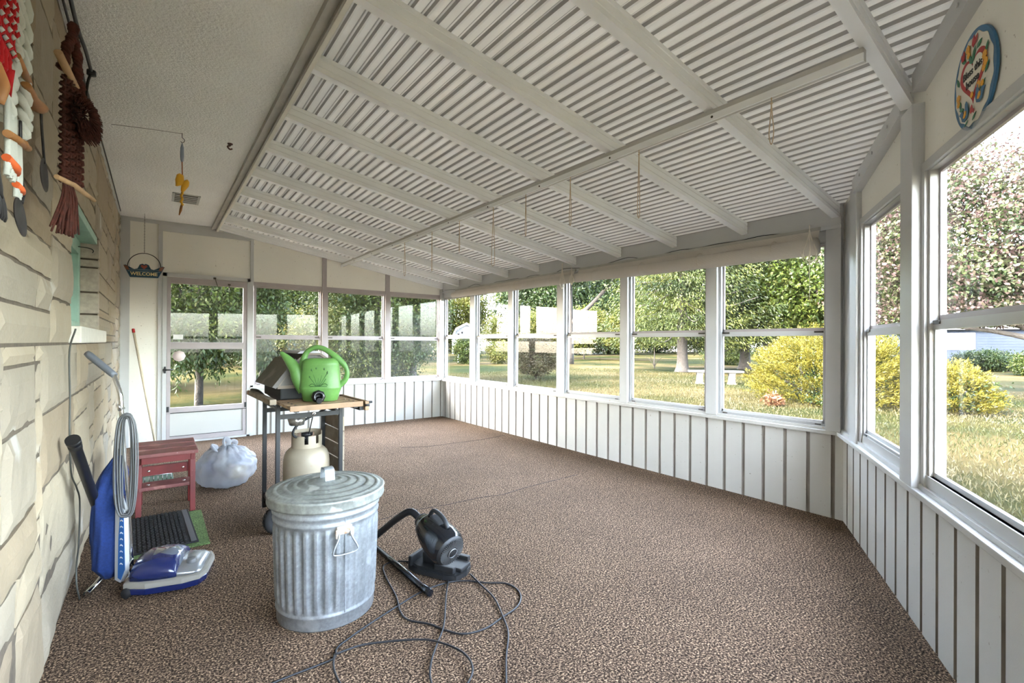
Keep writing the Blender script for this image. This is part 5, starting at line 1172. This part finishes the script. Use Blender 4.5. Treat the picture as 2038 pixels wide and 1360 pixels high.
def braid(b, pts, r=.011, amp=.010):
    q = smoothcurve(pts, 10)
    for ph in (0, PI):
        b.tube([q[i] + Vector((amp * .7 * math.cos(i * .75 + ph), amp * math.sin(i * .75 + ph), 0)) for i in range(len(q))], [r * (1 + .2 * math.sin(i * 1.5)) for i in range(len(q))], 7)
b = MB(); braid(b, [Y6(1.83, 2.42), Y6(1.81, 2.15), Y6(1.805, 2.05), Y6(1.79, 1.95), Y6(1.74, 1.84), Y6(1.72, 1.76)], .0105, .010); b.build('braid', white, t)
b = MB(); braid(b, [Y6(1.86, 2.40), Y6(1.89, 2.16), Y6(1.90, 2.02), Y6(1.885, 1.92), Y6(1.91, 1.83), Y6(1.87, 1.765)], .0105, .010); b.build('braid', white, t)
b = MB()
for k in range(8): y = 1.70 + k * .009; b.tube([Y6(y, 1.80, .01), Y6(y + .005, 1.69, .012), Y6(y - .004, 1.625 + .01 * (k % 3), .012)], .006, 6)
for k in range(5): y = 1.80 + k * .009; b.tube([Y6(y, 1.75, .005), Y6(y + .005, 1.66, .008), Y6(y, 1.60 + .01 * (k % 3), .008)], .006, 6)
b.build('fringe', white, t)
b = MB(); b.tube([Y6(1.692, 1.665, .012), Y6(1.735, 1.655, .03), Y6(1.785, 1.655, .012)], .009, 8); b.tube([Y6(1.792, 1.63, .01), Y6(1.82, 1.625, .02), Y6(1.855, 1.625, .01)], .008, 8); b.build('orange_tie', mat('orange red tie', (.72, .13, .03), .7), t)
dw = mat('carved brown wood', (.38, .17, .055), .5, noise=[(16, .25, 3)]); iron = mat('dark wrought iron', (.045, .043, .045), .45, metal=.6, noise=[(30, .3, 3)])
def utensil(name, label, cat, woodpts, wr, stempts, headfn):
    t = empty(name); tag(t, label, cat, 'carved utensils on the stone wall')
    b = MB(); b.tube(smoothcurve(woodpts, 5), list(np.interp(np.linspace(0, 1, 5 * (len(woodpts) - 1) + 1), np.linspace(0, 1, len(wr)), wr)), 12, flat=.7); b.build('wooden_handle', dw, t)
    b = MB(); b.tube(smoothcurve(stempts, 5), .0055, 8, flat=.6); b.build('stem', iron, t)
    b = MB(); headfn(b); b.build('head', iron, t); return t
def bowl(cy, cz, hy, hz, tilt):
    def f(b):
        for side in (0, 1):
            vs = []; n = 24; m = 6
            for i in range(m + 1):
                r = i / m
                for k in range(n):
                    a = 2 * PI * k / n; y = r * hy * math.cos(a); z = r * hz * math.sin(a) * (1 + .12 * math.sin(a)); yy = y * math.cos(tilt) - z * math.sin(tilt); zz = y * math.sin(tilt) + z * math.cos(tilt)
                    vs.append(Y6(cy + yy, cz + zz, -.012 * (1 - r * r) + .012 + side * .0025))
            b.add(vs, [(i * n + k, i * n + (k + 1) % n, (i + 1) * n + (k + 1) % n, (i + 1) * n + k) for i in range(m) for k in range(n)], True)
    return f
utensil('serving_spoon', 'wrought iron spoon with carved wooden handle hanging beside the brown macrame', 'spoon', [Y6(1.86, 1.905, .02), Y6(1.92, 1.90, .025), Y6(2.0, 1.91, .02), Y6(2.10, 1.925, .01)], [.010, .012, .011, .016, .022, .008], [Y6(2.10, 1.93, .01), Y6(2.115, 1.88, .01), Y6(2.14, 1.83, .01), Y6(2.16, 1.79, .01)], bowl(2.15, 1.748, .066, .047, -.15))
utensil('serving_ladle', 'wrought iron ladle with carved wooden handle hanging lowest on the stone wall', 'ladle', [Y6(1.80, 1.74, .02), Y6(1.83, 1.745, .02), Y6(1.87, 1.745, .02)], [.008, .011, .009], [Y6(1.835, 1.80, .01), Y6(1.84, 1.74, .01), Y6(1.842, 1.68, .01), Y6(1.88, 1.63, .01), Y6(1.86, 1.60, .01)], bowl(1.835, 1.555, .075, .040, -.25))
def tines(b):
    b.tube([Y6(1.66, 1.62), Y6(1.655, 1.59), Y6(1.65, 1.565)], [.008, .02, .022], 10, flat=.4)
    for k in range(4): b.tube(smoothcurve([Y6(1.625 + k * .017, 1.575), Y6(1.63 + k * .018, 1.55, .008), Y6(1.645 + k * .021, 1.52, .004)], 4), [.005] * 8 + [.002], 6)
utensil('serving_fork', 'wrought iron four-tined fork hanging at the near end of the stone wall', 'fork', [Y6(1.58, 1.83, .02), Y6(1.62, 1.80, .025), Y6(1.625, 1.76, .015)], [.008, .012, .007], [Y6(1.625, 1.76), Y6(1.64, 1.70), Y6(1.655, 1.65), Y6(1.66, 1.62)], tines)
t = empty('wooden_rack'); tag(t, 'brown wooden dowel rack from which the iron utensils hang on the stone wall', 'rack')
b = MB(); b.tube([Y6(1.68, 1.715, .02), Y6(1.78, 1.735, .02), Y6(1.905, 1.755, .015)], .009, 12); b.build('dowel', dw, t)
b = MB(); b.tube([Y6(1.76, 1.93, .02), Y6(1.90, 1.925, .02)], .008, 12); b.build('dowel', dw, t)

# --- oval sign
Mo = frame_matrix(A0 + AD * 1.898 - AN * .004 + Vector((0, 0, 2.163)), AD, AN) @ Matrix.Rotation(PI / 2, 4, 'X')   # local x along the wall, y up, z towards the room
t = empty('house_blessing_sign'); tag(t, 'oval folk-art plaque reading Bless this house on the angled wall above the window', 'sign')
RX, RY = .146, .166
def el(rx, ry, n=64, f=None): return [(rx * math.cos(a) * (f(a) if f else 1), ry * math.sin(a) * (f(a) if f else 1)) for a in [2 * PI * k / n for k in range(n)]]
def layer(polys, z, name, m, parent, th=.0012):
    for p in polys: b = MB(); b.prism(p, z, z + th, Mo); o = b.build(name, m, parent)
    return o
sblue = mat('slate blue paint', (.045, .15, .28), .5); scream = mat('cream paint', (.72, .68, .58), .5); sred = mat('folk red paint', (.42, .02, .02), .5); sgreen = mat('folk green paint', (.02, .16, .07), .5); sorange = mat('folk orange paint', (.78, .36, .02), .5); sblk = mat('black lettering paint', (.015, .015, .015), .5)
b = MB(); b.prism(el(RX, RY), .0, .008, Mo); bd = b.build('plaque', sblue, t)
layer([el(RX * .90, RY * .91, 96, lambda a: 1 - .055 * abs(math.cos(a * 6)) ** 1.5 + .02)], .008, 'cream_field', scream, t)
def heart(s, cy=0): return [(s * .0625 * 16 * math.sin(a) ** 3 / 1.0, cy + s * .0625 * (13 * math.cos(a) - 5 * math.cos(2 * a) - 2 * math.cos(3 * a) - math.cos(4 * a))) for a in [2 * PI * k / 48 for k in range(48)]]
layer([heart(.092, .015)], .0092, 'red_heart', sred, t); layer([heart(.070, .018)], .0104, 'heart_centre', scream, t)
def leafp(x, y, l, w, a): 
    p = [(0, 0), (l * .3, w), (l * .7, w * .8), (l, 0), (l * .7, -w * .6), (l * .3, -w * .7)]
    return [(x + u * math.cos(a) - v * math.sin(a), y + u * math.sin(a) + v * math.cos(a)) for u, v in p]
layer([leafp(0, .055, .055, .010, 1.2), leafp(0, .055, .05, .010, 2.1), leafp(.03, .09, .04, .009, .4), leafp(-.045, .085, .04, .009, 2.6), leafp(.09, .045, .035, .008, 1.1), leafp(-.095, .02, .04, .008, 2.0), leafp(.085, -.02, .04, .008, -.2 + 1), leafp(-.09, -.035, .03, .007, -1.5), leafp(-.06, -.075, .035, .008, 2.9), leafp(.055, -.06, .04, .008, .6), leafp(.0, -.14, .035, .006, .6), leafp(-.03, -.125, .03, .004, -2.6)], .0116, 'painted_leaf', sgreen, t)
layer([leafp(-.055, .095, .034, .012, 2.2), leafp(-.06, .1, .03, .009, 1.4), leafp(.01, .105, .04, .012, 1.4), leafp(.018, .11, .035, .008, .9), leafp(-.005, -.115, .03, .010, 1.4), leafp(.004, -.10, .02, .006, -1.2)], .0128, 'painted_tulip', sred, t)
def dot(x, y, r, n=7): return [(x + r * (1 + .25 * (k % 2)) * math.cos(2 * PI * k / (2 * n)), y + r * (1 + .25 * (k % 2)) * math.sin(2 * PI * k / (2 * n))) for k in range(2 * n)]
layer([dot(-.028, .118, .012), dot(-.024, .095, .009), dot(.085, .04, .013), dot(.092, .015, .012), dot(.08, .0, .010), dot(-.10, -.02, .011), dot(-.098, -.042, .010), dot(.045, -.038, .011), dot(.0, -.052, .009), dot(.07, -.045, .009)], .0128, 'painted_flower', sorange, t)
birds = []
for s, x, y in ((1, -.052, -.098), (-1, .052, -.075)):
    birds.append([(x + s * u, y + v) for u, v in ((-.04, .012), (-.025, .0), (-.018, -.018), (.0, -.026), (.02, -.018), (.028, .005), (.022, .03), (.012, .042), (.004, .035), (.004, .018), (-.006, .006), (-.02, .02))])
layer(birds, .0128, 'painted_bird', sblue, t)
layer([[(x + .9 * u, y + .9 * v) for u, v in ((-.012, -.01), (0, -.015), (.013, -.006), (.013, .010), (.004, .012), (-.004, .006))] for x, y in ((-.05, -.098), (.05, -.075))], .014, 'painted_wing', sorange, t)
text_mesh('lettering', 'Bless this', .036, Mo @ Matrix.Translation((0, .032, .0122)), sblk, t, .0006, bold=.0009)
text_mesh('lettering', 'house', .038, Mo @ Matrix.Translation((.0, -.004, .0122)), sblk, t, .0006, bold=.0009)

# --- rolled shades and cords
shade = mat('pale woven shade slats', (.56, .51, .45), .75, noise=[(2, .05, 3)])
nt = shade.node_tree; bs = nt.nodes['Principled BSDF']; wv = nt.nodes.new('ShaderNodeTexWave'); wv.bands_direction = 'Z'; wv.inputs['Scale'].default_value = 60; tcs = nt.nodes.new('ShaderNodeTexCoord'); bpn = nt.nodes.new('ShaderNodeBump'); bpn.inputs['Strength'].default_value = .6; bpn.inputs['Distance'].default_value = .003
nt.links.new(tcs.outputs['Object'], wv.inputs[0]); nt.links.new(wv.outputs['Fac'], bpn.inputs['Height']); nt.links.new(bpn.outputs[0], bs.inputs['Normal'])
for (ya, yb, r0, r1, z0, z1, lab) in ((6.72, 4.02, .040, .048, 2.005, 1.985, 'pale rolled-up slatted shade above the windows nearest the far corner'), (3.96, 1.53, .050, .064, 1.985, 1.955, 'pale rolled-up slatted shade above the windows nearest the angled wall')):
    t = empty('roller_shade'); tag(t, lab, 'shade', 'rolled shades above the long windows')
    b = MB(); n = 26; rr_ = []
    for i in range(n + 1):
        f = i / n; y = ya + (yb - ya) * f; r = r0 + (r1 - r0) * f; z = z0 + (z1 - z0) * f - .008 * math.sin(f * PI)
        rr_.append([Vector((W - .115 + r * (1 + .02 * math.sin(k * 3)) * math.cos(2 * PI * k / 28), y, z + r * math.sin(2 * PI * k / 28))) for k in range(28)])
    b.loft(rr_); b.build('roll', shade, t)
    b = MB(); n = 20
    vs = [(W - .075 - .03 * (j / 4), ya + (yb - ya) * i / n, 2.075 + (z0 + (z1 - z0) * i / n + .02 - 2.075) * j / 4) for i in range(n + 1) for j in range(5)]
    b.add(vs, [(i * 5 + j, i * 5 + j + 1, i * 5 + j + 6, i * 5 + j + 5) for i in range(n) for j in range(4)], True); b.build('hanging_fabric', shade, t)
    b = MB(); b.box((W - .07, min(ya, yb), 2.072), (W - .052, max(ya, yb), 2.10)); b.build('head_rail', M['ledger_grey'], t)
    b = MB()
    for f in np.linspace(.12, .88, 4): y = ya + (yb - ya) * f; b.tube([(W - .115 + .066 * math.cos(a), y, (z0 + z1) / 2 + .066 * math.sin(a)) for a in np.linspace(0, 2 * PI, 24, endpoint=False)], .0015, 4, closed=True)
    b.build('tie_cord', mat('cord string', (.55, .48, .36), .8), t)
twine = mat('tan twine', (.55, .42, .28), .9); twine2 = mat('pale cotton cord', (.70, .64, .54), .9)
def loopcord(name, label, x, y, ztop, zbot, w, group, m, loops=1, hang=0.0):
    t = empty(name); tag(t, label, 'cord', group); b = MB()
    for k in range(loops):
        a = k * .9 + .4; dx = math.sin(a) * w * .5; dy = math.cos(a) * w
        b.tube(smoothcurve([(x, y, ztop), (x - dx * .3, y - dy * .35, ztop * .7 + zbot * .3), (x - dx, y - dy, zbot + .05 + .01 * k), (x, y, zbot + .006 * k), (x + dx, y + dy, zbot + .05), (x + dx * .3, y + dy * .35, ztop * .7 + zbot * .3), (x, y, ztop)], 6), .0024, 5)
    if hang: b.tube([(x, y, ztop), (x + .004, y, hang)], .002, 5)
    b.build('loop', m, t)
    b = MB(); b.tube([(x, y, ztop - .01), (x, y, ztop + .045)], .003, 5); b.lathe([(0, -.008), (.007, 0), (0, .008)], 8, (x, y, ztop)); b.build('knot', m, t)
    return t
lab = ['first', 'second', 'third', 'fourth', 'fifth', 'sixth', 'seventh', 'eighth']
for k, (y, zb, w) in enumerate(((1.14, 2.15, .012), (1.87, 1.97, .010), (2.43, 2.035, .012), (2.905, 2.05, .012), (3.33, 1.88, .035), (3.87, 2.08, .012), (4.405, 1.965, .02), (5.05, 1.985, .045))):
    loopcord('twine_loop', '%s tan twine loop from the angled wall hanging on the cross beam' % lab[k], 2.528, y, 2.335, zb, w, 'twine loops on the cross beam', twine)
loopcord('cord_bundle', 'bundle of pale cord hanging beside the corner post at the rolled shade end', 4.05, 1.56, 2.06, 1.83, .055, 'cord bundles by the rolled shades', twine2, 4, 1.56)
loopcord('cord_bundle', 'bundle of pale cord hanging where the two rolled shades meet', 4.03, 4.11, 2.12, 1.87, .045, 'cord bundles by the rolled shades', twine2, 3)
loopcord('cord_bundle', 'smaller cord bundle just right of where the two rolled shades meet', 4.03, 3.955, 2.06, 1.90, .035, 'cord bundles by the rolled shades', twine2, 3)
